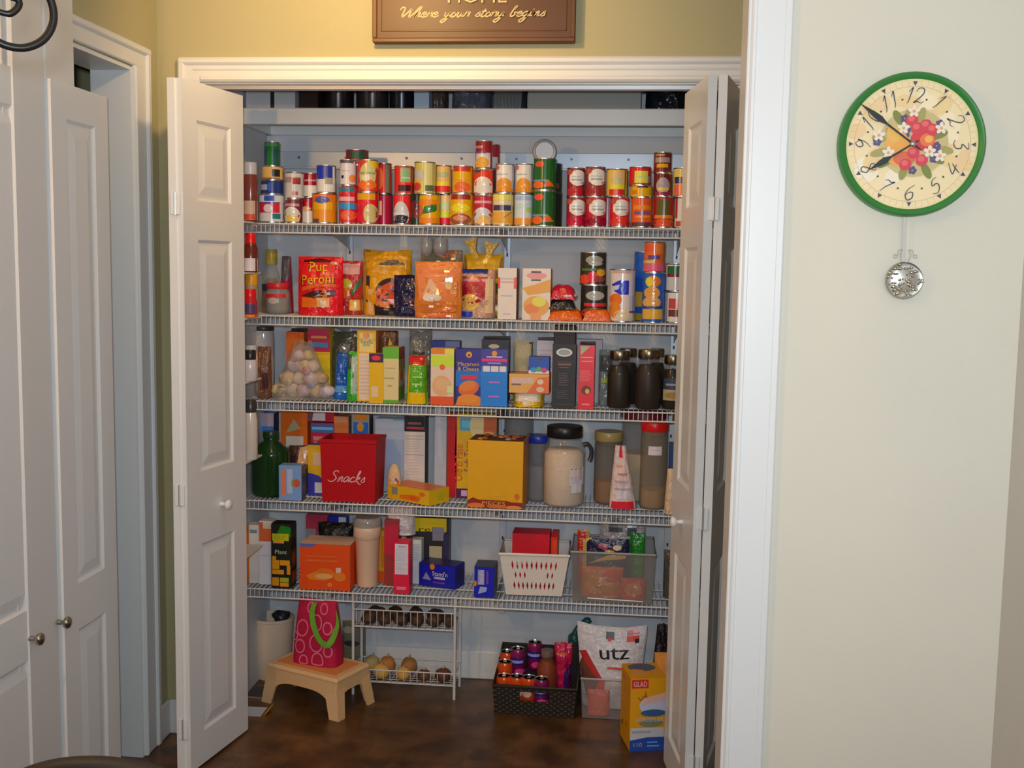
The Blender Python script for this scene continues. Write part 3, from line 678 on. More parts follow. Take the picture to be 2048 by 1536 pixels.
def mk_jar(name, label, cat, loc, r, h, fill, lidc, lid_h, shoulder=.78, neck=.72, fillv=.72, glassa=.28, group=None, prims=(), base=None, lid_r=None, lidm=None, sq=1., glass=(.5, .52, .5), fm='plastic'):
    t = thing(name, label, cat, loc, 0, group); gl = mat(glass, .08, 0, 'clear', glassa); H = h-lid_h
    if fill:
        mb = MB(); mb.lathe([(r*.8, .004), (r*.93, .012), (r*.93, H*min(fillv, shoulder-.04))]+([(r*(neck+.02)*.9, H*fillv)] if fillv > shoulder else [(r*.9, H*fillv)]), mat(fill, .5, 0, fm), 32, sx=sq); mb.build('contents', t, 50)
    mb = MB(); mb.lathe([(r*.84, 0), (r*.97, .006), (r, .016), (r, H*shoulder*.96), (r*.96, H*(shoulder+.05)), (r*neck, H*.94), (r*neck, H)], gl, 36, sx=sq, caps=False); mb.lathe([(.001, .001), (r*.84, 0)], gl, 36, sx=sq, caps=False); mb.build('glass', t, 60)
    lr = lid_r or r*(neck+.05); lm = lidm or mat(lidc, .35, 0, 'plastic')
    mb = MB(); mb.lathe([(lr*.97, H-.002), (lr, H), (lr, h-.003), (lr*.96, h), (.0005, h)], lm, 36, sx=sq); mb.build('lid', t, 45)
    if prims:
        mb = MB(); art(mb, drum(r*1.004, H*shoulder), prims, .5); mb.build('label_sticker', t)
    return t
def jar(x0, x1, yt, yb, s, name, label, **kw):
    z0 = ZS[s] if s else 0; cat = kw.pop('cat', 'jar'); Y = kw.pop('Y', None)
    w0 = at(x1, yb, Y=3.65).x-at(x0, yb, Y=3.65).x
    loc, w, h = spot(x0, x1, yt, yb, z0, w0, Y)
    return mk_jar(name, label, cat, loc, w/2, h, **kw)
# ------------------------------------------------------------------ topmost wire shelf: cans
S1 = ZS[1]; Y1 = 3.613; Y1b = 3.70
def swirl(c1, c2): return [('R', 0, .62, 1, 1, c1), ('E', .5, .25, .4, .3, c2)]
peach = lambda: [('R', 0, .42, 1, 1, WH), ('R', .1, .62, .7, .67, GRY), ('E', .5, .22, .42, .30, C(205, 138, 40)), ('R', 0, 0, 1, .12, C(190, 120, 30)), ('E', .1, .9, .14, .09, C(140, 80, 80))]
tomato = lambda c=C(140, 22, 34): [('E', .62, .66, .46, .30, WH), ('R', .18, .5, .95, .86, WH), ('R', .3, .56, .85, .62, C(120, 125, 130)), ('R', .3, .68, .8, .72, C(140, 145, 150)), ('E', .55, .14, .5, .2, c), ('E', .16, .88, .17, .1, C(140, 60, 50))]
stack(519, 568, Y1, 446, [
 (388, C(165, 165, 172), [('R', 0, .33, 1, .70, C(165, 20, 35)), ('E', .5, .5, .18, .16, C(165, 165, 170)), ('R', 0, .7, 1, .74, C(60, 50, 110)), ('R', .35, .78, .75, .98, C(40, 60, 150)), ('R', .68, .1, 1, .3, C(10, 90, 100))], 'can with a wide red band and grey disc at the foot of the green-topped stack'),
 (360, C(25, 40, 100), [('R', .1, .25, .45, .7, C(125, 130, 145)), ('R', .5, .15, .6, .85, C(50, 80, 160))], 'flat dark blue can, second from the bottom under the green can', 522, 566),
 (332, C(172, 138, 82), [('R', .62, .2, 1, .8, BK), ('R', 0, 0, 1, .12, C(110, 85, 50))], 'flat tan can with a black patch directly under the green can', 524, 567),
 (283, C(24, 92, 36), [('R', 0, .0, .3, .72, C(35, 55, 95)), ('R', .72, 0, 1, .72, C(25, 60, 80)), ('R', 0, .84, 1, 1, C(60, 110, 70))], 'narrow green can crowning the stack at the olive-side end of the top shelf', 529, 560)], z0=S1)
stack(570, 608, Y1, 446, [
 (398, C(90, 30, 50), [('E', .5, .3, .45, .4, C(160, 160, 155)), ('E', .5, .1, .42, .22, C(165, 145, 70)), ('R', .1, .72, .9, .85, C(140, 110, 110))], 'dark red can with a pale oval and yellow foot', 570, 605),
 (344, C(150, 150, 155), [('R', .0, .62, 1, .85, C(130, 100, 110)), ('R', .55, .55, 1, .8, C(115, 12, 18)), ('R', .5, .1, .8, .25, C(120, 70, 70))], 'silver grey can with a dark red corner stacked beside the tan can')], z0=S1)
stack(603, 637, Y1+.062, 446, [
 (395, WH, [('R', 0, .5, 1, 1, C(140, 14, 38)), ('E', .5, .58, .3, .1, C(190, 150, 110))], 'red over white soup can low behind the orange wide can', 600, 632, dict(dark=True)),
 (346, WH, [('R', 0, .5, 1, 1, C(120, 12, 36)), ('R', .1, .68, .9, .76, C(150, 110, 120))], 'crimson over white soup can tucked behind the blue topped can', 605, 638)], z0=S1)
stack(628, 672, Y1, 446, [
 (386, C(200, 125, 20), [('R', 0, .45, 1, .72, C(210, 160, 15)), ('R', 0, .72, 1, 1, C(195, 95, 30)), ('E', .52, .8, .3, .13, C(60, 65, 125)), ('R', 0, 0, .4, .12, C(80, 50, 60))], 'wide orange and yellow can with a blue oval', 625, 673),
 (330, C(170, 172, 175), [('R', 0, .5, 1, 1, C(25, 40, 120)), ('R', .05, .55, .4, 1, C(20, 40, 160)), ('R', .55, .3, 1, .55, C(125, 118, 100))], 'can with a bright blue upper half over grey white', 634, 671)], z0=S1)
stack(679, 714, Y1, 446, [
 (371, C(155, 25, 40), [('R', 0, .86, 1, .96, C(20, 95, 110)), ('R', 0, .60, 1, .8, C(150, 22, 36)), ('R', .1, .60, .9, .72, C(190, 140, 145)), ('R', 0, .38, 1, .55, C(25, 110, 160)), ('E', .6, .2, .4, .14, C(170, 70, 40))], 'tall red can ringed with two blue bands', 678, 715),
 (319, C(178, 176, 188), [('R', 0, .9, 1, 1, C(70, 60, 65)), ('R', .2, .25, .35, .38, BK), ('E', .85, .25, .18, .16, C(190, 120, 60)), ('R', .25, .55, .7, .6, GRY)], 'white labelled can standing on the red can with blue bands', 680, 712)], z0=S1)
stack(716, 757, Y1, 446, [
 (384, C(160, 20, 34), [('R', 0, .78, 1, 1, C(215, 150, 15)), ('R', 0, .55, .9, .72, C(180, 24, 34)), ('E', .72, .3, .3, .34, C(150, 140, 95)), ('E', .2, .2, .2, .2, C(190, 20, 50))], 'red can with a golden top band, under the arched vegetable can', 714, 757),
 (319, C(175, 40, 35), [('E', .85, .9, .3, .2, C(190, 160, 30)), ('E', .55, .5, .38, .42, C(150, 150, 110)), ('R', .15, .55, .95, .62, C(110, 120, 70)), ('E', .55, .2, .4, .18, C(215, 110, 25)), ('E', .5, .42, .2, .1, C(190, 185, 165))], 'tall red can with a pale arch over orange vegetables')], z0=S1)
z = stack(752, 786, Y1+.066, 446, [
 (388, C(130, 20, 50), [('R', .1, .3, .5, .8, C(190, 170, 130))], 'deep red can half hidden behind the golden topped can', 750, 785, dict(dark=True)),
 (326, C(165, 25, 25), [('E', .3, .5, .3, .4, C(180, 90, 50)), ('R', .7, 0, 1, 1, C(90, 100, 80))], 'bright red can behind the arched vegetable can', 752, 783)], z0=S1)
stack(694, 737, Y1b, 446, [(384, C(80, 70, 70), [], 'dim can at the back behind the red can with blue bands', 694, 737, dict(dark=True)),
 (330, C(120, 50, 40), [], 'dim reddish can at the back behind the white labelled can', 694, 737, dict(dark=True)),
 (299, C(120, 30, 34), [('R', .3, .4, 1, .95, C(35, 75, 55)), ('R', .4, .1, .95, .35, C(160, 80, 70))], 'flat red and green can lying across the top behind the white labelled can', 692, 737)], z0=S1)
stack(789, 826, Y1, 446, [
 (388, C(175, 30, 35), [('E', .5, .28, .44, .5, C(150, 155, 165)), ('R', .05, .3, .9, .38, C(170, 165, 170)), ('E', .5, .12, .5, .18, C(30, 25, 40))], 'red can with a grey arch above dark berries', 787, 822),
 (331, C(190, 35, 30), [('R', .42, .4, 1, .95, C(105, 135, 100)), ('R', .3, .06, 1, .3, C(45, 12, 20)), ('R', .5, .55, .9, .6, C(150, 170, 150))], 'can split red and grey green, above the dark berry can')], z0=S1)
stack(836, 880, Y1, 446, [
 (388, C(215, 160, 12), [('R', 0, .62, 1, .85, C(200, 120, 15)), ('P', [(.2, .32), (1, .45), (1, .72), (.35, .62)], C(25, 90, 30)), ('R', 0, .0, 1, .2, C(205, 120, 15)), ('E', .12, .45, .15, .2, C(160, 80, 60))], 'yellow can with a slanted green stripe', 838, 880),
 (323, C(150, 142, 70), [('R', .05, .4, .5, .75, C(140, 140, 140)), ('E', .15, .35, .2, .12, C(190, 150, 40)), ('E', .2, .2, .2, .14, C(150, 45, 45)), ('R', .55, .0, 1, 1, C(165, 160, 105)), ('R', .6, .05, 1, .25, C(70, 85, 60))], 'tall olive yellow can above the green striped can', 829, 871)], z0=S1)
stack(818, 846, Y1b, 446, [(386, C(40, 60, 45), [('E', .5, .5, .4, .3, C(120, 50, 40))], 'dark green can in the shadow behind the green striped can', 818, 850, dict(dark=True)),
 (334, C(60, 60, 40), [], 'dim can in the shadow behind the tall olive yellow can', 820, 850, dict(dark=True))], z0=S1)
stack(876, 903, Y1+.03, 446, [
 (388, C(190, 165, 115), [('R', 0, .5, 1, .75, C(140, 165, 130)), ('R', 0, .25, 1, .42, C(150, 170, 30)), ('R', 0, 0, 1, .22, C(165, 20, 50))], 'slim tan and red can wedged beside the green striped can', 878, 903, dict(dark=True)),
 (330, C(205, 165, 105), [('E', .5, .68, .42, .1, C(130, 140, 100)), ('R', 0, .25, 1, .42, C(180, 170, 40)), ('R', 0, .02, 1, .25, C(165, 30, 35))], 'tan can with a lime band and red foot', 871, 903)], z0=S1)
stack(903, 947, Y1, 446, [
 (387, C(205, 155, 10), [('R', 0, .84, 1, 1, C(120, 20, 20)), ('E', .5, .55, .4, .15, C(190, 180, 30)), ('E', .5, .16, .45, .2, C(110, 60, 45)), ('E', .5, .2, .3, .1, C(160, 100, 70))], 'yellow can with a bowl of beans and dark red rim band', 900, 947),
 (331, C(215, 165, 10), [('R', 0, .82, 1, 1, C(150, 35, 20)), ('R', .15, .45, .85, .5, C(190, 130, 20)), ('E', .55, .2, .4, .22, C(190, 85, 40))], 'bright yellow can with a brownish oval, on the bean can', 905, 946)], z0=S1)
stack(949, 986, Y1, 446, [
 (390, C(145, 20, 48), [('R', .05, .75, .95, .84, C(180, 130, 140)), ('E', .5, .3, .5, .3, C(165, 168, 180)), ('R', 0, .02, 1, .3, C(165, 168, 180)), ('E', .6, .12, .4, .2, C(200, 160, 85))], 'crimson and white can at the foot of the three-high stack', 948, 985),
 (338, C(185, 45, 20), [('E', .5, .35, .47, .38, C(185, 180, 175)), ('R', .03, .05, .97, .35, C(185, 180, 175)), ('R', .1, .9, .4, 1, C(30, 60, 60))], 'red can with a large white arch, middle of the three-high stack', 948, 987),
 (281, C(140, 25, 30), [('R', 0, .02, 1, .58, C(170, 165, 165)), ('R', 0, .55, .7, .62, C(90, 70, 120)), ('E', .45, .2, .4, .22, C(205, 155, 55)), ('R', .05, .75, .5, .85, C(170, 120, 120))], 'small red and white can crowning the three-high stack', 951, 985)], z0=S1)
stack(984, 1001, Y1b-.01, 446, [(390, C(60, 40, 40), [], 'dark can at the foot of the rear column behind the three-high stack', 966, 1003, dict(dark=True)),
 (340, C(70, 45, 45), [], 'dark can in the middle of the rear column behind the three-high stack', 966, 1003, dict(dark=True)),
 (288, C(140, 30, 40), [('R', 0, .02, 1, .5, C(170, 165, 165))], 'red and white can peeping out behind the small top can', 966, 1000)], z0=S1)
stack(988, 1028, Y1, 446, [
 (386, C(190, 170, 110), [('R', 0, .8, 1, .97, C(170, 165, 75)), ('R', 0, .46, 1, .64, C(45, 40, 70)), ('R', 0, .66, 1, .78, C(165, 155, 140)), ('R', .05, .05, .95, .42, C(205, 150, 50)), ('L', [(.55, .2), (.75, .3), (.95, .42)], .03, C(110, 95, 60))], 'can with a navy middle band and orange fruit print', 985, 1027),
 (327, C(150, 150, 158), peach(), 'white can with an orange fruit print, above the navy banded can', 992, 1028)], z0=S1)
stack(1029, 1066, Y1, 446, [
 (387, C(165, 175, 185), [('R', 0, .82, 1, .96, C(130, 155, 190)), ('R', .1, .55, .8, .6, C(130, 160, 160)), ('R', .1, .66, .8, .7, C(130, 160, 160)), ('E', .8, .5, .15, .08, C(130, 160, 80)), ('R', 0, .0, 1, .22, C(170, 115, 45))], 'pale blue can with a brown foot beside the tall green cans', 1029, 1066),
 (327, C(150, 150, 158), peach(), 'white can with an orange fruit print, beside the upper green can', 1031, 1066)], z0=S1)
gc = lambda: [('E', .3, .84, .2, .1, C(190, 65, 45)), ('R', .02, .26, .7, .32, C(90, 110, 120)), ('E', .25, .14, .24, .12, C(215, 100, 30)), ('P', [(.5, .08), (.95, .1), (.72, .3), (.58, .28)], C(215, 100, 30))]
z = stack(1066, 1113, Y1, 446, [
 (381, C(20, 70, 28), gc(), 'tall green can with carrots, lower of the green pair', 1065, 1112),
 (316, C(20, 72, 28), gc(), 'tall green can with carrots, upper of the green pair', 1067, 1113)], z0=S1)
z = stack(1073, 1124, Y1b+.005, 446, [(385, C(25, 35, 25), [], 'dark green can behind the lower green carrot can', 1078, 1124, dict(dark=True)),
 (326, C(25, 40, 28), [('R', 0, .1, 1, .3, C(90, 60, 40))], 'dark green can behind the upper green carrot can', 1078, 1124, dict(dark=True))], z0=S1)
t = thing('tin_lid', 'shiny round tin lid standing on edge behind the green carrot cans', 'lid', (at(1089, 312, Y=Y1b).x, Y1b, z+.0004), 0)
r = (at(1113, 300, Y=Y1b).x-at(1065, 300, Y=Y1b).x)/2
mb = MB(); mb.lathe([(.0005, .004), (r*.75, .004), (r*.8, .007), (r*.93, .006), (r, .002), (r, -.002), (.0005, -.003)], mat((.40, .41, .43), .45, .55, 'metal'), 40)
mb.v = [(x, -zz, y+r) for x, y, zz in mb.v]; mb.build('disc', t, 30)
stack(1133, 1171, Y1, 446, [(394, C(120, 20, 34), tomato(C(150, 10, 44)), 'white and crimson can, low one nearest the green cans'), (335, C(110, 25, 34), tomato(), 'white and brick red can stacked nearest the green cans', 1134, 1170)], z0=S1)
stack(1172, 1213, Y1, 446, [(394, C(150, 20, 34), tomato(C(110, 8, 34)), 'white and dark crimson can beside a tan-topped stack, lower', 1172, 1213), (333, C(100, 40, 44), tomato(C(120, 25, 30)), 'white can with a blackish lid and dull red foot, on a crimson can', 1171, 1211)], z0=S1)
stack(1214, 1257, Y1, 446, [(394, C(165, 20, 34), tomato(C(165, 40, 30)), 'white and scarlet can under the beige lime can', 1220, 1258),
 (337, C(165, 145, 55), [('R', .2, .45, .85, .95, C(205, 165, 115)), ('E', .52, .6, .3, .1, C(140, 145, 100)), ('R', .2, .25, .85, .42, C(190, 180, 40)), ('R', .15, .02, .85, .24, C(160, 20, 30)), ('R', .87, 0, 1, 1, C(45, 55, 20))], 'beige can with lime band and red foot among the tomato cans', 1213, 1255)], z0=S1)
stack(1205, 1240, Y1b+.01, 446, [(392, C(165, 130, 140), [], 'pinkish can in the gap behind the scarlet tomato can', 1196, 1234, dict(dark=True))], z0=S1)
stack(1260, 1304, Y1, 446, [
 (394, C(190, 75, 25), [('R', .1, .6, .9, .75, C(215, 130, 25)), ('R', .15, .42, .85, .54, C(90, 60, 110)), ('R', .2, .3, .85, .38, C(215, 140, 20)), ('R', 0, .0, 1, .14, C(70, 40, 50))], 'orange red can with a purple bar under the yellow flat can', 1262, 1306),
 (371, C(210, 165, 10), [('R', 0, .2, .3, .6, C(205, 110, 20)), ('R', .3, .85, .8, 1, C(60, 30, 30))], 'flat yellow can in the middle of the red and yellow stack', 1260, 1305),
 (333, C(160, 24, 30), [('R', .25, .08, .85, .8, C(180, 175, 60)), ('R', .3, .4, .8, .48, C(150, 160, 110)), ('R', .85, .1, 1, .5, C(120, 110, 120))], 'squat red can with a yellow panel on the flat yellow can', 1258, 1302)], z0=S1)
stack(1306, 1346, Y1, 446, [
 (393, C(130, 24, 24), [('R', .15, .3, .75, .95, C(70, 65, 20)), ('R', .05, .28, .95, .4, C(205, 120, 20)), ('E', .5, .12, .5, .14, C(190, 70, 30))], 'dark olive and red can at the foot of the maroon stack', 1307, 1348),
 (346, C(85, 18, 24), [('E', .5, .45, .36, .4, C(130, 120, 125)), ('R', .2, .22, .8, .36, C(190, 165, 70)), ('R', .1, .0, .9, .15, C(110, 25, 60))], 'maroon can with a silver oval, middle of the maroon stack', 1307, 1344),
 (304, C(95, 22, 24), [('R', .1, .5, .9, .78, C(130, 115, 115)), ('R', .18, .22, .8, .42, C(215, 165, 15)), ('R', .1, .85, .6, .95, C(150, 120, 60))], 'small maroon can with a yellow patch topping the maroon stack', 1307, 1343)], z0=S1)
stack(1346, 1384, Y1, 446, [(394, WH, [('R', 0, .02, 1, .2, C(150, 60, 40)), ('R', 0, .3, .15, 1, C(140, 30, 40))], 'white can just showing beside the folded door edge', 1349, 1386),
 (335, C(190, 170, 90), [('R', 0, .45, 1, .7, C(30, 35, 80)), ('R', 0, .0, 1, .42, C(185, 85, 60))], 'pale yellow and navy can just showing above it by the folded door', 1346, 1384)], z0=S1)

# ------------------------------------------------------------------ things up on the board shelf, seen as a strip under the header
BZ = 2.006; zt = lambda y: BZ+.2
def upbox(x0, x1, h, Y, d, name, label, c, cat='box', **kw):
    xl, xr = at(x0, 200, Y=Y).x, at(x1, 200, Y=Y).x
    return mk_box(name, label, cat, ((xl+xr)/2, Y+d/2, BZ+.0004), xr-xl, h, d, c, **kw)
upbox(492, 590, .17, 3.63, .2, 'carton', 'white carton with a dark mark up on the board shelf', C(150, 148, 152), front=[('R', .5, .0, .58, .35, BK)])
upbox(598, 636, .2, 3.66, .18, 'canister', 'dark brown canister up on the board shelf beside the white carton', C(38, 26, 24), cat='canister')
for i, (x0, x1, c, lb) in enumerate(((645, 705, (34, 28, 30), 'dark round cooking pot up on the board shelf near the white carton'), (712, 775, (48, 40, 40), 'brownish round cooking pot up on the board shelf, second of two'), (778, 826, (24, 24, 34), 'black round kettle up on the board shelf with a bright glint'))):
    xl, xr = at(x0, 200, Y=3.72).x, at(x1, 200, Y=3.72).x; r = (xr-xl)/2; t = thing('cooking_pot', lb, 'pot', ((xl+xr)/2, 3.73, BZ+.0004), 0, 'pots on the board shelf')
    mb = MB(); mb.lathe([(r*.85, 0), (r, .02), (r, .13), (r*1.03, .135), (r*.98, .137)], mat(C(*c), .25, .4, 'metal'), 32); mb.build('body', t, 40)
    mb = MB(); mb.lathe([(r*1.0, .138), (r*.7, .155), (.0005, .162)], mat(C(60, 60, 64), .2, .7, 'metal'), 32); mb.lathe([(.008, .16), (.012, .178), (.0005, .18)], DARKM, 16); mb.build('lid', t, 40)
upbox(828, 858, .22, 3.64, .15, 'carton', 'narrow pale blue grey carton up on the board shelf', C(135, 150, 165))
def upbag(x0, x1, h, Y, d, lab, c, **kw):
    xl, xr = at(x0, 200, Y=Y).x, at(x1, 200, Y=Y).x
    return mk_bag('plastic_bag', lab, 'bag', ((xl+xr)/2, Y+d/2, BZ+.0004), xr-xl, h, d, c, (), **kw)
upbag(860, 892, .2, 3.68, .09, 'brownish plastic bag up on the board shelf', C(62, 50, 46), seed=5)
upbag(900, 980, .24, 3.67, .10, 'dark grey glossy plastic bag up on the board shelf', C(70, 70, 82), seed=9, amp=.3, rough=.12)
t = thing('foil_tray_stack', 'crinkled shiny foil trays up on the board shelf', 'foil trays', (at(1020, 200, Y=3.72).x, 3.71, BZ+.0004))
mb = MB(); w0 = at(1052, 200, Y=3.66).x-at(990, 200, Y=3.66).x
for k in range(9):
    x = -w0/2+w0*k/9; mb.mesh([(x, -.06, 0), (x+w0/18, -.075, 0), (x+w0/18+.006, -.07, .18), (x-.004, -.055, .18), (x+w0/9, -.06, 0), (x+w0/9+.004, -.055, .18)], [(0, 1, 2, 3), (1, 4, 5, 2)], mat((.75, .77, .8), .18, 1., 'metal'))
mb.box((-w0/2, -.054, 0), (w0/2, .08, .18), mat((.6, .62, .66), .3, 1., 'metal')); mb.build('foil', t, 20)
upbox(1056, 1282, .2, 3.64, .2, 'storage_box', 'wide frosted grey storage box up on the board shelf', C(120, 118, 114), rough=.5)
upbag(1292, 1372, .2, 3.66, .12, 'black plastic bag up on the board shelf by the folded door', C(18, 20, 26), seed=14, amp=.25, rough=.2)

# ------------------------------------------------------------------ second wire shelf
S2 = ZS[2]
bag(591, 681, 513, 631, 2, .07, 'treat_bag', 'red dog treat bag with yellow lettering', C(175, 16, 28), [
 ('P', [(.12, .86), (.9, .84), (.88, .92), (.5, .97), (.15, .94)], C(60, 10, 14)), ('R', .14, .62, .84, .9, C(185, 24, 26)),
 ('T', 'Pup', .5, .825, .26, C(60, 10, 10), {'w': .47}), ('T', 'Pup', .5, .835, .24, C(205, 175, 15), {'w': .44, 'rot': 2}), ('T', 'Peroni', .48, .61, .25, C(60, 10, 10), {'w': .74, 'rot': 4}), ('T', 'Peroni', .48, .62, .23, C(205, 175, 15), {'w': .70, 'rot': 4}),
 ('P', [(.14, .40), (.5, .50), (.88, .48), (.88, .53), (.5, .55), (.14, .47)], C(215, 90, 40)), ('P', [(.12, .33), (.4, .42), (.88, .43), (.88, .34), (.4, .28)], C(60, 25, 20)), ('E', .63, .33, .08, .13, C(160, 95, 55)),
 ('R', .14, .13, .48, .3, C(225, 110, 30)), ('R', .48, .14, .76, .3, C(200, 150, 100)), ('E', .62, .2, .07, .08, C(190, 170, 160))], Y=3.60, stand=.85, seed=2)
bag(676, 722, 522, 630, 2, .05, 'snack_packet', 'small red and orange packet behind the red treat bag', C(140, 35, 30), [('R', .1, .75, .9, .95, C(190, 140, 140)), ('E', .35, .55, .25, .12, C(150, 140, 40)), ('R', .1, .3, .5, .5, C(190, 90, 30)), ('P', [(.5, .3), (.95, .55), (.95, .7), (.6, .45)], C(40, 90, 65)), ('R', .5, .08, 1, .28, C(200, 160, 70))], Y=3.69, seed=4, cat='packet')
bag(722, 818, 501, 631, 2, .08, 'chocolate_chip_bag', 'mustard yellow bag with a dark crest and brown window', C(205, 145, 25), [
 ('R', 0, .2, .16, .98, C(45, 40, 50)), ('R', .14, .02, .28, .4, C(190, 150, 110)), ('P', [(.34, .78), (.9, .77), (.86, .81), (.4, .82)], C(70, 62, 55)), ('E', .62, .82, .15, .04, C(60, 50, 45)), ('E', .62, .38, .32, .2, C(30, 15, 18)), ('P', [(.3, .2), (.9, .2), (.9, .44), (.6, .52), (.34, .42)], C(160, 62, 28)), ('R', .28, 0, 1, .18, C(25, 16, 22)), ('E', .6, .17, .3, .05, C(170, 95, 50))], Y=3.70, seed=7, stand=.85, ears=.03)
bag(785, 846, 550, 633, 2, .05, 'navy_packet', 'glossy navy blue packet leaning beside the peach bag', C(18, 16, 48), [('E', .6, .4, .2, .06, C(60, 40, 60)), ('R', .3, .2, .8, .24, C(60, 50, 80))], Y=3.645, seed=11, amp=.25, rough=.12, cat='packet')
t = bag(838, 920, 499, 632, 2, .06, 'clear_bag', 'crinkled clear bag with brown and green contents above the peach card', C(105, 80, 60), [('R', .05, .86, .95, .95, C(90, 90, 75)), ('E', .6, .92, .25, .04, C(170, 80, 50)), ('R', .1, .8, .6, .84, C(60, 75, 50))], Y=3.69, seed=13, amp=.3, rough=.12)
bag(826, 921, 523, 634, 2, .06, 'cookie_bag', 'clear cookie bag with a peach coloured card and crumbs at the bottom', C(165, 95, 35), [
 ('P', [(.02, .96), (.94, 1.), (.98, .28), (.14, .30)], C(218, 128, 78)), ('R', .3, .80, .75, .84, C(190, 100, 65)), ('R', .25, .72, .85, .76, C(228, 150, 110)), ('E', .74, .58, .07, .07, C(205, 180, 130)), ('P', [(.2, .4), (.35, .72), (.5, .55), (.45, .34)], C(200, 160, 130)), ('E', .4, .36, .2, .07, C(205, 190, 180)), ('R', .15, .1, .9, .24, C(150, 82, 28)), ('E', .75, .15, .15, .05, C(190, 110, 60)), ('R', .3, .02, .8, .08, C(190, 95, 60))], Y=3.578, seed=17, amp=.18, rough=.15)
bag(914, 988, 538, 633, 2, .06, 'tortilla_bag', 'clear bag with a red label and pale yellow disc on a blue foot', C(150, 115, 95), [
 ('R', .08, .9, .8, 1., C(30, 40, 110)), ('R', .05, .62, .8, .84, C(150, 40, 50)), ('R', .1, .74, .75, .8, C(190, 130, 130)), ('E', .4, .5, .36, .22, C(130, 24, 32)), ('E', .35, .32, .26, .17, C(210, 170, 90)), ('R', .05, .02, .42, .13, C(20, 50, 150)), ('R', .75, .1, .95, .8, C(170, 150, 120))], Y=3.645, seed=19)
bag(924, 1004, 508, 636, 2, .06, 'tied_bag', 'yellow knotted bag standing behind the tortilla bag', C(120, 85, 40), [
 ('R', 0, .75, 1, 1, C(215, 165, 15)), ('R', .55, .38, 1, .62, C(60, 75, 25)), ('R', .62, .54, .95, .62, C(205, 160, 20)), ('R', .62, .28, .95, .36, C(205, 120, 20)), ('R', .4, .02, 1, .2, C(205, 165, 15))], Y=3.72, seed=23, amp=.2)
t0 = bpy.data.objects['tied_bag']
for k, (px, py, pw, ph, rot) in enumerate(((945, 494, 24, 30, 18), (980, 498, 26, 26, -8))):
    p = at(px, py, Y=3.745); mb = MB(); a = pw/600; b = ph/600
    mb.mesh([(p.x-t0.location.x+x*a*math.cos(R_(rot))-y*b*math.sin(R_(rot)), zz-.0, p.z-t0.location.z+x*a*math.sin(R_(rot))+y*b*math.cos(R_(rot))) for zz in (-.012, .012) for x, y in ((-.3, -1.1), (.3, -1.1), (.22, -.2), (.6, .55), (.1, .45), (-.5, .6), (-.25, -.2))], [tuple(range(7)), tuple(range(13, 6, -1))]+[(i, i+7, (i+1) % 7+7, (i+1) % 7) for i in range(7)], mat(C(215, 165, 15), .3, 0, 'crumple')); mb.build('knot_ear', t0, 60)
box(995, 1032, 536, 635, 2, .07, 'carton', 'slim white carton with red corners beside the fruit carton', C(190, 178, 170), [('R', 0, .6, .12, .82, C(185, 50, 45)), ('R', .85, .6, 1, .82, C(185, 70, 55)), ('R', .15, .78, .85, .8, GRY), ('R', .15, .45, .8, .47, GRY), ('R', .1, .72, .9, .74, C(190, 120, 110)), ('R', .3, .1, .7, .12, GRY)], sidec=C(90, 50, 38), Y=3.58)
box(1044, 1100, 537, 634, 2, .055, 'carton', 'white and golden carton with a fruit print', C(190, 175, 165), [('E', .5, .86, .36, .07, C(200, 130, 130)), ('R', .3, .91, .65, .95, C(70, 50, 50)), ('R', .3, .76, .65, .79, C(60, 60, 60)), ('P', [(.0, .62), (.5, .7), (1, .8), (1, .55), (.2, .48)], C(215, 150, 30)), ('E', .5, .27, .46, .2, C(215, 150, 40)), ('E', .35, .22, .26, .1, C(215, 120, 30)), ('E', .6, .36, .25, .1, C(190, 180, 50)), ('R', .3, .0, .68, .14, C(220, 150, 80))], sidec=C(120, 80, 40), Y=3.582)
# flat packs and bags beneath the dark tins
def flatpack(x0, x1, yt, yb, s, d, name, label, c, front=(), Y=3.58, **kw):
    loc, w, h = spot(x0, x1, yt, yb, ZS[s] if isinstance(s, int) else s, d, Y)
    t = thing(name, label, 'packet', loc, kw.get('rz', 0)); mb = MB(); n = 12; mm = mat(c, .25, 0, 'crumple')
    sd = kw.get('seed', 1.)
    vs = []
    for s_ in (0, 1):
        for j in range(n+1):
            for i in range(n+1):
                u, v = i/n, j/n; e = (max(0, 1-abs(2*u-1)**4)*max(0, 1-abs(2*v-1)**4))**.5
                zz = (h*.0 if s_ == 0 else h*(.12+.88*e)*(1+.25*noise.noise(Vector((u*3+sd, v*3, sd)))))
                vs.append(((u-.5)*w, (v-.5)*d, zz))
    q = (n+1)**2; fs = []
    for j in range(n):
        for i in range(n):
            a = j*(n+1)+i; fs.append((a, a+n+1, a+n+2, a+1)); fs.append((q+a, q+a+1, q+a+n+2, q+a+n+1))
    for i in range(n):
        for a, b in ((i, i+1), ((i+1)*(n+1)+n, i*(n+1)+n) if 0 else (i*(n+1)+n, (i+1)*(n+1)+n)): fs.append((a, b, q+b, q+a))
        for a, b in ((n*(n+1)+i+1, n*(n+1)+i), ((i+1)*(n+1), i*(n+1))): fs.append((a, b, q+b, q+a))
    mb.mesh(vs, fs, mm); mb.build('packet', t, 60)
    return t, loc.z+h
t, zz = flatpack(1096, 1165, 618, 636, 2, .1, 'orange_packet', 'flat orange packet lying under the black packet', C(225, 100, 15), Y=3.576, seed=2)
t2, zz2 = flatpack(1098, 1150, 598, 618, zz-.002, .09, 'black_packet', 'flat black packet lying on the orange packet', C(22, 18, 24), Y=3.58, seed=5)
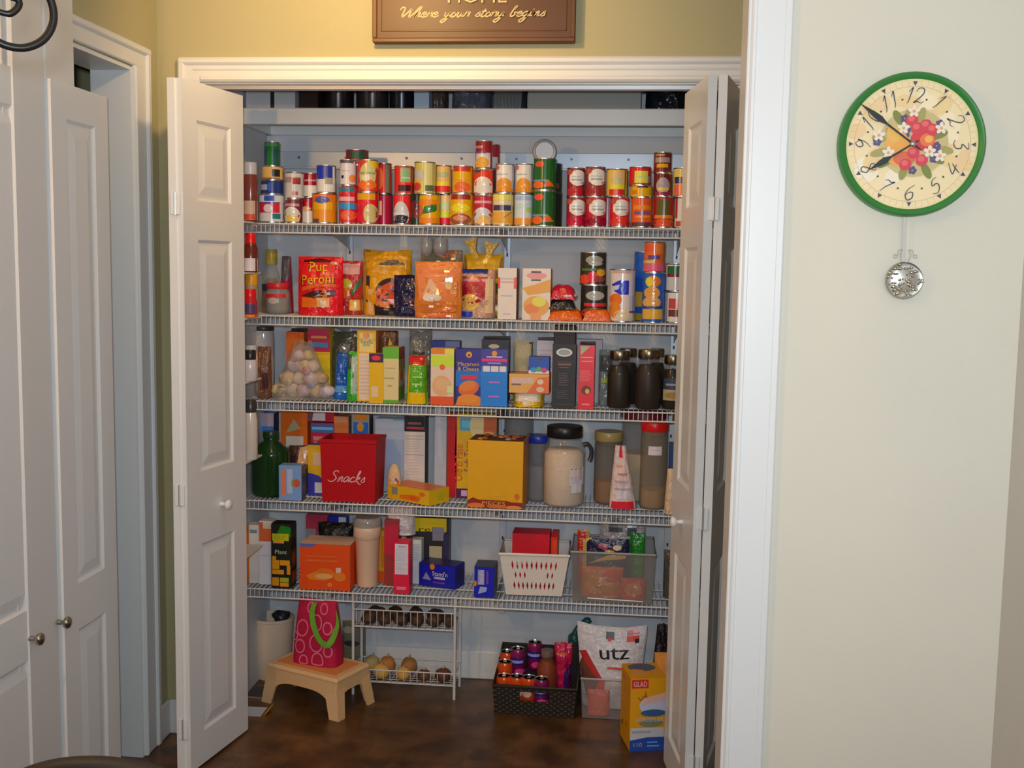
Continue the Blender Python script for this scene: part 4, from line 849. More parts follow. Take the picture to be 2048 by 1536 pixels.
t3, _ = flatpack(1100, 1150, 571, 598, zz2-.002, .08, 'folded_packet', 'red and white folded packet on top of the black packet', C(150, 14, 34), Y=3.585, seed=8)
mb = MB(); mb.ball((.018, -.012, .012), .03, .03, .011, mat(C(190, 165, 165), .3, 0, 'crumple'), 14, 8, .2, 3); mb.build('white_flap', t3, 70)
flatpack(1166, 1222, 620, 640, 2, .026, 'orange_sachet', 'long flat orange sachet in front of the dark tins', C(205, 90, 20), Y=3.574, seed=12)
dk = lambda fr: [('E', .55, .78, .32, .14, C(120, 120, 112)), ('E', .6, .66, .26, .07, C(130, 130, 125)), ('R', .1, .42, .95, .5, C(70, 85, 50)), ('E', .2, .14, .2, .16, C(190, 60, 30)), ('E', .5, .2, .2, .2, C(170, 30, 40)), ('E', .8, .36, .16, .12, C(205, 150, 25)), ('E', .75, .15, .2, .1, C(110, 50, 40))] if fr else [('E', .55, .72, .34, .14, C(130, 130, 128)), ('R', .15, .4, .95, .5, C(170, 34, 34)), ('E', .5, .2, .45, .16, C(150, 50, 35)), ('R', .2, .28, .9, .34, C(60, 70, 40))]
stack(1160, 1214, 3.642, 640, [(570, C(34, 32, 28), dk(0), 'dark olive tin with red lower half under its twin', 1161, 1215), (504, C(40, 36, 30), dk(1), 'dark olive tin with colourful fruit on top of its twin', 1160, 1213)], z0=S2, group='tall tins on the second shelf')
stack(1220, 1271, 3.606, 640, [(538, C(185, 172, 170), [('R', 0, .94, 1, 1, C(150, 130, 125)), ('P', [(.08, .72), (.35, .8), (.75, .8), (.75, .52), (.4, .52), (.2, .58)], C(30, 40, 150)), ('P', [(.1, .68), (.4, .72), (.34, .62), (.1, .6)], C(170, 170, 190)), ('E', .25, .42, .24, .12, C(205, 105, 30)), ('E', .22, .22, .22, .16, C(205, 120, 40)), ('E', .55, .12, .35, .1, C(185, 170, 140)), ('R', .78, .15, 1, .5, C(150, 145, 160)), ('R', .78, .16, .98, .2, C(60, 60, 110))], 'white tin with a royal blue emblem and orange fruit', 1220, 1271)], z0=S2, group='tall tins on the second shelf', name='drink_mix_tin')
stack(1268, 1312, 3.69, 640, [(503, C(25, 70, 150), [('R', .5, .4, 1, .95, C(205, 160, 30)), ('R', .1, .2, .5, .42, C(205, 160, 60)), ('R', .0, .0, 1, .1, C(150, 120, 30))], 'blue and yellow tin behind the biscuit tin', 1268, 1316)], z0=S2, group='tall tins on the second shelf')
stack(1285, 1331, 3.601, 640, [(545, C(28, 72, 150), [('E', .45, .84, .34, .12, C(200, 110, 30)), ('E', .3, .83, .16, .1, C(190, 180, 50)), ('E', .42, .6, .34, .13, C(212, 150, 70)), ('E', .42, .4, .38, .13, C(215, 160, 85)), ('R', .05, .28, .9, .32, C(40, 50, 70)), ('R', .05, .05, .88, .26, C(195, 150, 50))], 'blue tin with stacked golden biscuits', 1285, 1331),
 (483, C(190, 90, 40), [('R', .05, .7, .42, .95, C(190, 70, 40)), ('R', .5, .62, 1, .95, C(195, 110, 50)), ('R', .2, .42, .75, .56, C(70, 50, 110)), ('R', 0, .0, 1, .28, C(190, 80, 110)), ('R', .0, .28, .5, .38, C(160, 150, 90))], 'orange and pink tin standing on the blue biscuit tin', 1288, 1330)], z0=S2, group='tall tins on the second shelf')
stack(1332, 1372, 3.606, 640, [(583, WH, [('R', .1, .45, .75, .8, C(150, 55, 48)), ('R', .1, .18, .8, .42, C(90, 40, 34)), ('R', .75, 0, 1, 1, C(150, 148, 150))], 'short white can with a meat print by the folded door', 1333, 1374),
 (527, C(150, 152, 155), [('R', 0, .62, 1, .95, C(22, 72, 34)), ('R', 0, .52, 1, .64, C(95, 20, 34))], 'short green topped can by the folded door', 1331, 1372)], z0=S2, group='tall tins on the second shelf')
# plastic scoops hanging below the top shelf
t = thing('hanging_scoop', 'pair of grey translucent plastic cups hung under the top shelf', 'scoop', (at(868, 470, Y=3.66).x, 3.66, S1-.012))
for k, (dx, r0) in enumerate(((-.024, .022), (.022, .025))):
    mb = MB(); c = mat((.42, .42, .42), .15, 0, 'clear', .55)
    mb.lathe([(r0*.9, -.028), (r0, -.055), (r0*.92, -.074), (r0*.55, -.088), (.0005, -.092)], c, 20, c=(dx, 0, 0), caps=False); mb.build('cup', t, 70)
mb = MB(); mb.tube([(-.024, 0, -.03), (-.02, 0, .0), (.02, 0, .0), (.022, 0, -.03)], .002, WIRE, 6); mb.build('hook', t, 70)
# ------------------------------------------------------------------ narrow rack on the pantry's side wall, in front of the shelves
RX0 = XI+.001; RY0, RY1 = 3.40, 3.555
t = thing('spice_rack', 'narrow white wall rack of jars beside the olive-side door fold', 'rack', (RX0, RY0, 0))
LV = []
for py in (446, 546, 641, 768, 905): LV.append(at(497, py, X=RX0+.03).z)
LV = [1.632, 1.47, 1.325, 1.12, .86, .55]
mb = MB(); mb.box((0, 0, .5), (.004, RY1-RY0, 1.80), mat((.70, .69, .68), .5, 0, 'plastic')); mb.build('back_plate', t)
for z in LV:
    mb = MB(); mb.box((.004, 0, z-.006), (.080, RY1-RY0, z), mat((.72, .71, .7), .5, 0, 'plastic'), .001); mb.build('ledge', t)
def rackjar(px0, px1, yt, zb, Y, name, label, body, lidc, lidf=.22, cat='jar', neck=.8, art_=(), rmul=1.):
    r = .0225*rmul; x = at((px0+px1)/2+3, 700, Y=Y).x-.002; h = at((px0+px1)/2, yt, Y=Y).z-zb
    t = thing(name, label, cat, (x+.002, Y, zb+.0004), 0); H = h*(1-lidf)
    mb = MB(); mb.lathe([(r*.9, 0), (r, .004), (r, H*.82), (r*neck, H)], mat(body, .2, 0, 'plastic'), 24); mb.build('body', t, 50)
    mb = MB(); mb.lathe([(r*neck*1.02, H-.001), (r*neck*1.05, H+.002), (r*neck*1.03, h-.003), (r*neck*.9, h), (.0005, h)], mat(lidc, .3, 0, 'plastic'), 24); mb.build('lid', t, 40)
    if art_:
        mb = MB(); art(mb, drum(r*1.0, H*.8), art_); mb.build('label_sticker', t, 60)
YJ = 3.50
rackjar(486, 515, 325, LV[0], YJ, 'condiment_jar', 'jar of dark red preserve with silver lid atop the side rack', C(90, 40, 34), C(140, 140, 150), .2, 'jar', .9, [('R', 0, .05, 1, .55, C(150, 125, 115)), ('R', .1, .06, .9, .2, C(150, 50, 30))])
rackjar(484, 516, 466, LV[1]-.0, YJ, 'sauce_bottle', 'dark sauce bottle with a scarlet cap and white label on the side rack', C(80, 28, 22), C(190, 14, 16), .26, 'bottle', .7, [('R', 0, .05, 1, .6, C(175, 165, 170))])
rackjar(486, 515, 548, LV[2]+.0, YJ-.0, 'spice_jar', 'amber capped spice jar on the side rack', C(120, 110, 95), C(190, 135, 25), .25, 'jar', .9)
rackjar(484, 512, 578, LV[2], 3.44, 'ketchup_bottle', 'small bottle with a bright red cap and navy label on the side rack', C(150, 20, 30), C(195, 14, 22), .3, 'bottle', .8, [('R', .0, .3, 1, .85, C(50, 45, 80)), ('R', .0, .02, 1, .2, C(180, 110, 30))])
rackjar(484, 510, 700, LV[3], 3.45, 'vitamin_jar', 'white jar with a black cap on the side rack', C(165, 155, 158), C(25, 22, 24), .3)
rackjar(486, 512, 690, LV[3], 3.515, 'spice_tub', 'pale pink tub with grey lid on the side rack', C(175, 150, 148), C(150, 148, 150), .2)
rackjar(484, 510, 800, LV[4], 3.46, 'cream_jar', 'cream jar with a black lid low on the side rack', C(170, 160, 150), C(40, 38, 40), .2)
rackjar(484, 510, 845, LV[4], 3.52, 'blue_jar', 'small blue jar low on the side rack', C(40, 80, 140), C(160, 160, 165), .25)
# back-corner things on the second shelf
jar(519, 556, 498, 632, 2, 'syrup_bottle', 'squat brown bottle with olive yellow top and navy band', cat='bottle', fill=C(95, 70, 50), lidc=C(130, 115, 40), lid_h=.05, shoulder=.6, neck=.55, fillv=.7, Y=3.70, prims=[('R', 0, .72, 1, .98, C(28, 32, 52)), ('R', 0, .0, 1, .2, C(110, 80, 60)), ('R', 0, .19, 1, .73, C(92, 70, 52))])
jar(524, 572, 566, 632, 2, 'candy_jar', 'clear jar with a red lid beside the magenta packet', fill=C(100, 88, 78), lidc=C(165, 30, 34), lid_h=.018, shoulder=.8, neck=.85, fillv=.6, Y=3.60, glassa=.45, prims=[('R', .0, .80, 1, .98, C(160, 28, 34)), ('E', .45, .65, .22, .16, C(150, 135, 125))])
bag(556, 584, 512, 632, 2, .04, 'magenta_packet', 'thin magenta and dark packet standing between the jar and the red treat bag', C(120, 20, 50), [('R', .0, .6, 1, 1, C(70, 62, 70)), ('R', .2, .02, .9, .3, C(100, 90, 85))], Y=3.70, seed=31, taper=.4, cat='packet')

# ------------------------------------------------------------------ third wire shelf
S3 = ZS[3]
loc, w_, h_ = spot(534, 662, 684, 800, S3, .10)
t = mk_bag('bread_bag', 'crinkled clear bag of pale rolls slumped at the end of the third shelf', 'bag', loc, w_, h_, .11, (.52, .50, .47), (), taper=.74, amp=.42, seed=37, stand=.6, rough=.12, kind='film', a=.34)
rl = random.Random(8); k = 0
for zz, xs, rr in ((.024, (-.078, -.036, .006, .046, .08), .024), (.06, (-.052, -.012, .026, .056), .024), (.097, (-.03, .004, .032), .022), (.128, (-.012, .014), .018)):
    for x in xs:
        mb = MB(); mb.ball((x*w_/.21, rl.uniform(-.012, .012), zz*h_/.17), rr*1.15, rr*.95, rr*.95, mat(C(*((200, 170, 132), (190, 165, 150), (165, 140, 150), (195, 160, 110), (150, 140, 155))[k % 5]), .6, 0, 'skin'), 14, 9, .3, k); mb.build('roll', t, 80); k += 1
for (x, zz, ww, hh, cc) in ((.035, .04, .034, .02, (90, 90, 130)), (-.06, .035, .03, .005, (90, 85, 115)), (.02, .085, .03, .03, (150, 95, 110)), (-.02, .115, .02, .012, (150, 60, 55)), (.07, .05, .028, .005, (80, 75, 95))):
    mb = MB(); mb.ball((x*w_/.21, -.036, zz*h_/.17), ww*.5, .004, hh*.5, mat(C(*cc), .4, 0, 'crumple'), 12, 6); mb.build('printed_patch', t, 80)
bag(512, 538, 694, 800, 3, .05, 'brown_packet', 'brown and tan packet at the wall end of the third shelf', C(90, 58, 44), [('R', 0, .05, .3, .9, C(150, 95, 45)), ('R', .5, .2, .9, .5, C(60, 34, 36))], seed=41, Y=3.6, cat='packet')
jar(500, 542, 653, 800, 3, 'lidded_tub', 'white tub with a dark lid behind the brown packet', fill=None, lidc=C(40, 38, 40), lid_h=.014, shoulder=.9, neck=.92, Y=3.74, glassa=1., glass=C(150, 142, 140))
box(573, 608, 664, 795, 3, .06, 'carton', 'orange carton with a black flap behind the clear bag of rolls', C(200, 100, 25), [('R', 0, .9, 1, 1, C(190, 85, 25)), ('R', .15, .4, .9, .7, C(150, 90, 60))], Y=3.74, topc=BK, flap=(.012, BK))
box(616, 660, 658, 795, 3, .06, 'carton', 'magenta over yellow carton behind the clear bag of rolls', C(190, 165, 15), [('R', 0, .66, 1, 1, C(140, 22, 60)), ('R', .1, .73, .9, .8, C(50, 105, 145)), ('R', .15, .86, .85, .9, C(170, 110, 60)), ('R', .0, .62, 1, .65, C(200, 150, 20)), ('R', .1, .2, .8, .23, C(190, 100, 60))], Y=3.72)
bag(656, 716, 664, 794, 3, .08, 'dark_bag', 'dark glossy bag between the magenta carton and the vanilla carton', C(55, 58, 52), [('E', .5, .75, .2, .08, C(90, 90, 95)), ('R', .7, .1, .95, .6, C(130, 145, 130))], Y=3.73, seed=43, amp=.3, rough=.12)
bag(664, 700, 706, 793, 3, .05, 'blue_packet', 'pointed bright blue packet in front of the dark glossy bag', C(16, 66, 140), [('R', .1, .16, .9, .3, C(70, 120, 170)), ('R', .1, .02, .9, .14, C(18, 75, 150))], Y=3.635, seed=47, taper=.35, amp=.2, rough=.15, cat='packet')
bag(690, 719, 704, 796, 3, .04, 'green_packet', 'slim green and silver packet against the vanilla carton', C(35, 125, 34), [('R', .4, .15, .95, .9, C(125, 140, 130)), ('R', 0, .65, .4, .95, C(40, 60, 50))], Y=3.605, seed=53, taper=.2, cat='packet')
box(714, 751, 661, 793, 3, .045, 'vanilla_carton', 'tall yellow edged carton headed Vanilla with pale panel', C(210, 160, 45), [('R', .1, .02, .86, .68, C(195, 175, 155)), ('R', .12, .70, .86, .96, C(205, 185, 110)), ('E', .5, .93, .18, .04, C(205, 130, 100)), ('T', 'Vanilla', .5, .845, .085, C(40, 60, 90), {'w': .66}), ('R', .3, .78, .7, .81, C(120, 130, 110))]+lines(.16, .8, .08, .64, 11, C(165, 150, 140), .25)+[('R', .1, .47, .86, .475, GRY)], Y=3.61, sidec=C(150, 95, 40), rz=2)
box(738, 766, 707, 802, 3, .03, 'carton', 'small yellow carton with a navy top in front of the vanilla carton', C(220, 175, 8), [('R', 0, .82, 1, 1, C(34, 30, 60)), ('E', .5, .91, .32, .05, C(190, 40, 50)), ('R', .15, .12, .65, .34, C(170, 150, 120)), ('R', .2, .05, .9, .08, C(200, 150, 20))], Y=3.575)
bag(752, 793, 662, 794, 3, .05, 'brown_bag', 'brown bag with a yellow peak behind the green and beige carton', C(75, 42, 22), [('P', [(.55, .78), (.75, .8), (.62, .9)], C(215, 170, 20))], Y=3.74, seed=59)
box(765, 797, 695, 801, 3, .09, 'carton', 'green and beige carton with a red cornered side', C(165, 152, 112), [('R', 0, .8, 1, 1, C(75, 135, 35)), ('R', 0, 0, 1, .06, C(70, 125, 40)), ('R', .1, .44, .7, .46, C(120, 125, 80)), ('R', .15, .62, .8, .64, C(140, 130, 90)), ('R', .3, .3, .6, .33, C(130, 125, 80))], side=[('R', .0, .78, 1, 1, C(125, 20, 22)), ('R', 0, .6, 1, .78, C(120, 110, 60)), ('E', .5, .48, .3, .12, C(165, 95, 30)), ('R', 0, .3, 1, .4, C(150, 140, 130)), ('R', 0, .05, 1, .3, C(70, 120, 40))], Y=3.58)
bag(809, 854, 713, 805, 3, .05, 'sloped_packet', 'tapering red, green and yellow packet with a wet gleam', C(70, 125, 25), [('R', 0, .82, 1, 1, C(150, 18, 18)), ('R', 0, 0, 1, .24, C(220, 180, 10)), ('R', 0, .24, .16, .8, C(210, 180, 20)), ('R', .3, .4, .8, .43, C(130, 170, 90)), ('R', .3, .55, .8, .58, C(130, 170, 90))], Y=3.578, seed=61, taper=.22, amp=.05, stand=.9, rough=.12, cat='packet')
bag(815, 860, 664, 790, 3, .06, 'grey_bag', 'grey crumpled plastic bag rising behind the tapering packet', C(95, 95, 92), [('R', .2, .66, .75, .7, C(60, 58, 56)), ('R', .2, .45, .8, .6, C(135, 135, 138))], Y=3.72, seed=67, amp=.35, rough=.12, ears=.05)
box(862, 918, 682, 795, 3, .05, 'carton', 'dark blue carton just showing above the green and orange pasta carton', C(16, 36, 110), [('R', .5, .9, 1, 1, C(80, 90, 130))], Y=3.72)
box(861, 907, 697, 806, 3, .055, 'pasta_carton', 'white pasta carton with lime band and orange foot', C(195, 172, 155), [('R', 0, .9, .6, 1, C(215, 125, 25)), ('R', .6, .9, 1, 1, C(175, 170, 50)), ('R', 0, .68, 1, .88, C(150, 170, 40)), ('E', .5, .67, .12, .05, C(205, 90, 40)), ('E', .48, .34, .42, .18, C(190, 145, 105)), ('E', .5, .36, .3, .1, C(205, 165, 125)), ('R', .72, .22, 1, .34, C(165, 170, 120)), ('R', .0, 0, 1, .15, C(205, 75, 30))], Y=3.577)
mac = [('R', 0, .34, 1, .62, C(24, 84, 160)), ('E', .52, .9, .12, .055, C(215, 150, 30)), ('E', .52, .89, .04, .025, C(40, 30, 60)), ('T', 'Macaroni', .5, .74, .1, C(215, 170, 50), {'w': .84}), ('T', '& Cheese', .5, .655, .1, C(215, 180, 70), {'w': .84}), ('R', .22, .47, .84, .54, C(200, 40, 60)), ('P', [(0, 0), (1, 0), (1, .16), (.6, .22), (.1, .14)], C(205, 115, 30)), ('E', .52, .31, .42, .13, C(210, 95, 25), 18), ('E', .48, .35, .34, .09, C(222, 125, 45), 18), ('E', .5, .12, .42, .08, C(215, 135, 40))]
box(911, 961, 698, 804, 3, .04, 'macaroni_carton', 'navy and blue carton of macaroni with a bowl print', C(36, 30, 110), mac, Y=3.577, sidec=C(20, 30, 80))
box(961, 1014, 699, 808, 3, .045, 'macaroni_carton', 'sky blue carton back with white panel strip', C(22, 100, 180), [('R', 0, .7, 1, 1, C(50, 45, 120)), ('E', .5, .93, .1, .05, C(210, 140, 40)), ('R', .2, .86, .8, .88, C(190, 170, 190)), ('R', .02, .79, .98, .84, C(190, 40, 110)), ('R', .25, .755, .75, .77, C(170, 160, 200)), ('R', .08, .61, .34, .71, C(190, 185, 190)), ('R', .38, .61, .66, .71, C(195, 185, 185)), ('R', .7, .61, .95, .71, C(195, 188, 190)), ('R', .3, .41, .7, .44, C(150, 80, 150)), ('R', .3, .16, .7, .19, C(150, 80, 150)), ('R', .0, .54, 1, .545, C(50, 120, 190)), ('R', 0, .3, 1, .305, C(50, 120, 190))], Y=3.574, sidec=C(16, 40, 100))
box(962, 1016, 679, 796, 3, .05, 'carton', 'black carton with a cream oval behind the sky blue carton', C(28, 24, 34), [('E', .45, .89, .2, .035, C(150, 135, 115))], Y=3.70, flap=(.01, BK))
bag(1024, 1062, 682, 796, 3, .05, 'beige_bag', 'tall beige paper bag behind the orange flat carton', C(185, 168, 130), [('R', .82, .1, 1, .98, C(80, 62, 50)), ('E', .3, .55, .15, .05, C(165, 140, 110))], Y=3.74, seed=71, amp=.05, rough=.6, kind='cloth')
t = bag(1024, 1086, 778, 806, 3, .09, 'noodle_packet', 'yellow and white packet lying under the orange flat carton', C(205, 165, 20), [('R', .1, .3, .9, .8, C(185, 175, 165)), ('R', .35, .05, .6, .3, C(190, 170, 140))], Y=3.578, seed=73, amp=.1, stand=.8, rough=.15, cat='packet')
zn = t.location.z+.047
box(1018, 1098, 748, 778, zn, .09, 'carton', 'long flat beige and orange carton lying on the yellow packet', C(200, 150, 75), [('P', [(.45, 0), (1, 0), (1, .9), (.72, .8)], C(200, 95, 40)), ('R', .06, .5, .6, .8, C(165, 140, 130)), ('R', .06, .4, .3, .48, C(90, 70, 60)), ('E', .78, .6, .08, .14, C(190, 170, 150)), ('E', .78, .2, .1, .14, C(190, 160, 130))], Y=3.575, topc=C(150, 110, 60))
box(1072, 1108, 681, 796, 3, .05, 'carton', 'white carton back beside the black coffee bag', C(185, 172, 175), lines(.15, .9, .45, .85, 6, C(150, 140, 150), .3), Y=3.75, topc=BK, flap=(.01, C(60, 55, 60)))
box(1057, 1098, 714, 749, zn+.056, .06, 'carton', 'small blue carton with white foot on the long flat carton', C(20, 58, 140), [('R', 0, 0, 1, .28, C(185, 180, 180)), ('E', .25, .3, .16, .14, C(40, 110, 170)), ('E', .5, .34, .14, .14, C(60, 130, 70)), ('E', .75, .3, .16, .14, C(150, 40, 110)), ('R', .3, .86, .7, .94, C(60, 50, 50))], Y=3.60)
t = box(1103, 1150, 688, 806, 3, .05, 'coffee_bag', 'tall matt black coffee bag with an oval badge', C(24, 21, 24), [('E', .5, .87, .34, .065, C(165, 165, 165)), ('E', .5, .87, .26, .045, C(120, 122, 124)), ('R', .2, .72, .85, .73, C(60, 56, 60)), ('R', .25, .67, .8, .7, C(110, 60, 40)), ('R', .3, .63, .7, .645, C(70, 66, 70))]+lines(.28, .72, .34, .55, 6, C(70, 58, 56), .4)+lines(.2, .75, .14, .28, 5, C(62, 58, 60), .4)+[('R', .1, .06, .9, .07, C(60, 45, 40))], Y=3.575, ch=.004, rough=.5, cat='bag')
mb = MB(); q = .05; hh = at(1126, 650, Y=3.6).z-S3; h0 = at(1126, 688, Y=3.575).z-S3; wd = .036
mb.box((-wd, -.02, h0-.004), (wd, .018, hh), mat(C(30, 27, 28), .6), .003); mb.build('folded_top', t)
box(1156, 1187, 690, 808, 3, .07, 'carton', 'bright red carton with an orange side and a small coffee bean print', C(190, 10, 28), [('P', [(.1, .84), (.7, .98), (.1, .98)], C(120, 140, 110)), ('R', .12, .8, .9, .815, C(200, 140, 140))]+lines(.1, .85, .42, .6, 6, C(205, 110, 110), .35)+[('R', .15, .74, .9, .755, C(205, 130, 130)), ('E', .5, .3, .3, .07, C(70, 30, 20)), ('E', .58, .28, .14, .04, C(180, 140, 60)), ('R', .25, .06, .75, .09, C(205, 120, 120))], sidec=C(190, 85, 20), Y=3.575, topc=BK, flap=(.008, C(40, 34, 40)))
box(1150, 1202, 679, 796, 3, .05, 'carton', 'grey white carton peeping over the bright red carton', C(150, 145, 150), Y=3.75)
bag(1196, 1222, 700, 800, 3, .04, 'foil_packet', 'slim silvery packet wedged between the red carton and the dark jars', C(110, 115, 110), [('R', .1, .6, .9, .9, C(70, 70, 65)), ('R', .2, .4, .9, .5, C(150, 150, 60))], Y=3.70, seed=79, cat='packet', rough=.12)
BRN = (.02, .013, .009)
jkw = dict(lid_h=.026, shoulder=.72, neck=.74, fillv=.86, glassa=.16, glass=(.08, .065, .05), lidm=mat((.26, .21, .14), .3, 1., 'metal'), group='dark canning jars')
jar(1212, 1262, 703, 806, 3, 'canning_jar', 'dark canning jar with a brassy lid nearest the red carton', fill=BRN, lidc=None, Y=3.58, **jkw)
jar(1268, 1323, 701, 808, 3, 'canning_jar', 'dark canning jar, widest and middle one of the front three', fill=(.03, .016, .012), lidc=None, Y=3.577, **jkw)
jar(1232, 1276, 698, 795, 3, 'canning_jar', 'dark canning jar standing behind the gap of the two front jars', fill=BRN, lidc=None, Y=3.70, **jkw)
jar(1296, 1330, 698, 795, 3, 'canning_jar', 'dark canning jar whose lid shows behind the widest jar', fill=BRN, lidc=None, Y=3.74, **jkw)
jar(1322, 1368, 712, 800, 3, 'canning_jar', 'dark jar with a navy and cream label by the folded door', fill=BRN, lidc=None, Y=3.60, prims=[('R', .1, .62, .9, .95, C(34, 46, 66)), ('R', .2, .74, .8, .8, C(110, 115, 125)), ('R', .1, .3, .9, .62, C(135, 125, 95)), ('E', .5, .45, .34, .1, C(120, 95, 40))], **jkw)

# ------------------------------------------------------------------ fourth wire shelf
S4 = ZS[4]
jar(492, 568, 868, 1002, 4, 'green_bottle', 'big dark green glass jug with a bright glint', cat='jug', fill=None, lidc=C(20, 45, 22), lid_h=.02, shoulder=.74, neck=.36, glassa=.93, glass=(.012, .05, .012), Y=3.59)
box(505, 548, 826, 975, 4, .06, 'carton', 'blue and white carton in the back corner over the green jug', C(40, 90, 160), [('R', 0, .82, 1, 1, C(130, 120, 135)), ('R', .1, .55, .9, .8, C(40, 100, 170)), ('R', .3, .6, .5, .75, C(120, 120, 60))], Y=3.79, sidec=C(30, 45, 75))
box(562, 615, 822, 985, 4, .06, 'carton', 'tall orange carton with a pale panel on the fourth shelf', C(200, 95, 18), [('P', [(.2, .72), (.75, .78), (.5, .9)], C(140, 130, 100)), ('R', .2, .3, .85, .68, C(170, 160, 150)), ('E', .55, .5, .14, .03, C(175, 120, 120))], Y=3.76)
bag(574, 617, 893, 990, 4, .05, 'snack_bag', 'brown and tan bag in front of the tall orange carton', C(60, 40, 38), [('P', [(.45, .5), (1., .55), (1., 1.), (.55, .96)], C(165, 125, 90)), ('R', 0, .3, .4, .8, C(45, 30, 32))], Y=3.69, seed=83)
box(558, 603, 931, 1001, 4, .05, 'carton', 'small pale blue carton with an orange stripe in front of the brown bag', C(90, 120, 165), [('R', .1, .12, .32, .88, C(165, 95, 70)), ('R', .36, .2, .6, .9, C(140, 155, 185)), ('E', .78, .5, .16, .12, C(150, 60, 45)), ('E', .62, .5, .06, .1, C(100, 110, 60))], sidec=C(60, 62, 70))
box(622, 668, 846, 985, 4, .06, 'carton', 'blue and magenta carton behind the red snack bin', C(150, 20, 56), [('R', 0, .86, 1, .98, C(30, 90, 150)), ('R', .05, .9, .95, .94, C(110, 150, 180)), ('R', .1, .74, .85, .80, C(185, 110, 110)), ('E', .2, .68, .1, .05, C(150, 130, 60))], Y=3.76)
box(610, 668, 823, 848, S4+.245, .06, 'packet_box', 'white and red flat carton lying on the magenta carton', C(95, 55, 70), [('P', [(.25, .1), (.7, .1), (.85, 1), (.3, 1)], C(165, 160, 165)), ('R', .7, .0, 1, 1, C(135, 14, 34))], Y=3.765)
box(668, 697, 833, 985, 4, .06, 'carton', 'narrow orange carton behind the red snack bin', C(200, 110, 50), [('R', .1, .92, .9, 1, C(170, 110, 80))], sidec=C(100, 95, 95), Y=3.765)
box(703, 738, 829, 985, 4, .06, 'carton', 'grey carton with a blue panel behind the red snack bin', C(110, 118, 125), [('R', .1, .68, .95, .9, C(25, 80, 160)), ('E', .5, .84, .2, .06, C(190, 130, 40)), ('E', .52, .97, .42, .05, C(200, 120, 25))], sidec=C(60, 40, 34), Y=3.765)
box(616, 650, 890, 990, 4, .05, 'carton', 'yellow over blue carton squeezed beside the red snack bin', C(40, 44, 130), [('P', [(0, .45), (.6, .4), (1, .3), (1, 1), (0, 1)], C(200, 155, 25)), ('R', .3, .6, .95, .85, C(165, 140, 120)), ('R', .4, .05, 1, .26, C(150, 155, 165))], Y=3.67)
# red snacks bin: tapered, open, with a folded rim
loc, w_, h_ = spot(640, 752, 880, 1005, S4, .15, None)
t = thing('snack_bin', 'tapered crimson bin lettered Snacks', 'bin', loc); RD = mat(C(135, 0, 16), .55, 0, 'cloth'); dd = .15
mb = MB(); a = .93
for o_, i_ in ((1, 0),):
    B_ = [(-w_/2*a, -dd/2*a), (w_/2*a, -dd/2*a), (w_/2*a, dd/2*a), (-w_/2*a, dd/2*a)]; T_ = [(-w_/2, -dd/2), (w_/2, -dd/2), (w_/2, dd/2), (-w_/2, dd/2)]
    i2 = [(x*.97, y*.96) for x, y in T_]; i3 = [(x*.96, y*.95) for x, y in B_]
    vs = [(x, y, 0) for x, y in B_]+[(x, y, h_) for x, y in T_]+[(x, y, h_) for x, y in i2]+[(x, y, .004) for x, y in i3]
    mb.mesh(vs, [(3, 2, 1, 0)]+[(i, (i+1) % 4, (i+1) % 4+4, i+4) for i in range(4)]+[(i+4, (i+1) % 4+4, (i+1) % 4+8, i+8) for i in range(4)]+[(i+8, (i+1) % 4+8, (i+1) % 4+12, i+12) for i in range(4)]+[(12, 13, 14, 15)], RD)
mb.build('body', t, 30)
mb = MB(); mb.box((-w_/2-.002, -dd/2-.002, h_-.012), (w_/2+.002, -dd/2+.001, h_+.001), RD, .001); mb.box((w_/2-.001, -dd/2, h_-.012), (w_/2+.002, dd/2, h_+.001), RD, .001); mb.build('rim', t)
mb = MB(); S = lambda u, v, k: ((u-.5)*w_*(a+(1-a)*v), -dd/2*(a+(1-a)*v)-.0008-.0002*k, v*h_)
S.asp = w_/h_; S.sub = 1; art(mb, S, script(S, 'Snacks', .13, .325, .085, C(195, 150, 155), .017, .68, .2)); mb.build('lettering', t)
box(750, 808, 838, 990, 4, .07, 'carton', 'plain bluish white carton behind the red snack bin and floral pouch', C(150, 158, 172), [('R', 0, .0, 1, .72, C(140, 155, 178)), ('R', .6, .98, 1, 1, C(90, 140, 160))], Y=3.785)
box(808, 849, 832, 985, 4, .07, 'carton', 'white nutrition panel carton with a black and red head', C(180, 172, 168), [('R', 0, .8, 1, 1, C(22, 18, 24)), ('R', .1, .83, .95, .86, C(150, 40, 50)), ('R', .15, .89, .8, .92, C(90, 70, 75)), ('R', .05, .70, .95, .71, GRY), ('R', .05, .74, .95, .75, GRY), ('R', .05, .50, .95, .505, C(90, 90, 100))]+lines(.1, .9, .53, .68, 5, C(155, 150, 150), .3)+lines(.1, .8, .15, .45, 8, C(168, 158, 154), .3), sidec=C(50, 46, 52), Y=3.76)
box(868, 892, 812, 985, 4, .05, 'carton', 'plain grey blue carton edge next to the red spined carton', C(140, 145, 160), Y=3.74)
mb = None
loc, w_, h_ = spot(772, 800, 929, 985, S4, .04, 3.66)
t = thing('floral_pouch', 'rounded floral printed pouch behind the yellow wafer packet', 'pouch', loc)
mb = MB(); mb.ball((0, 0, h_/2), w_/2, .018, h_/2, mat(C(165, 140, 115), .6, 0, 'cloth'), 20, 14); mb.build('body', t, 80)
mb = MB(); rs = random.Random(3)
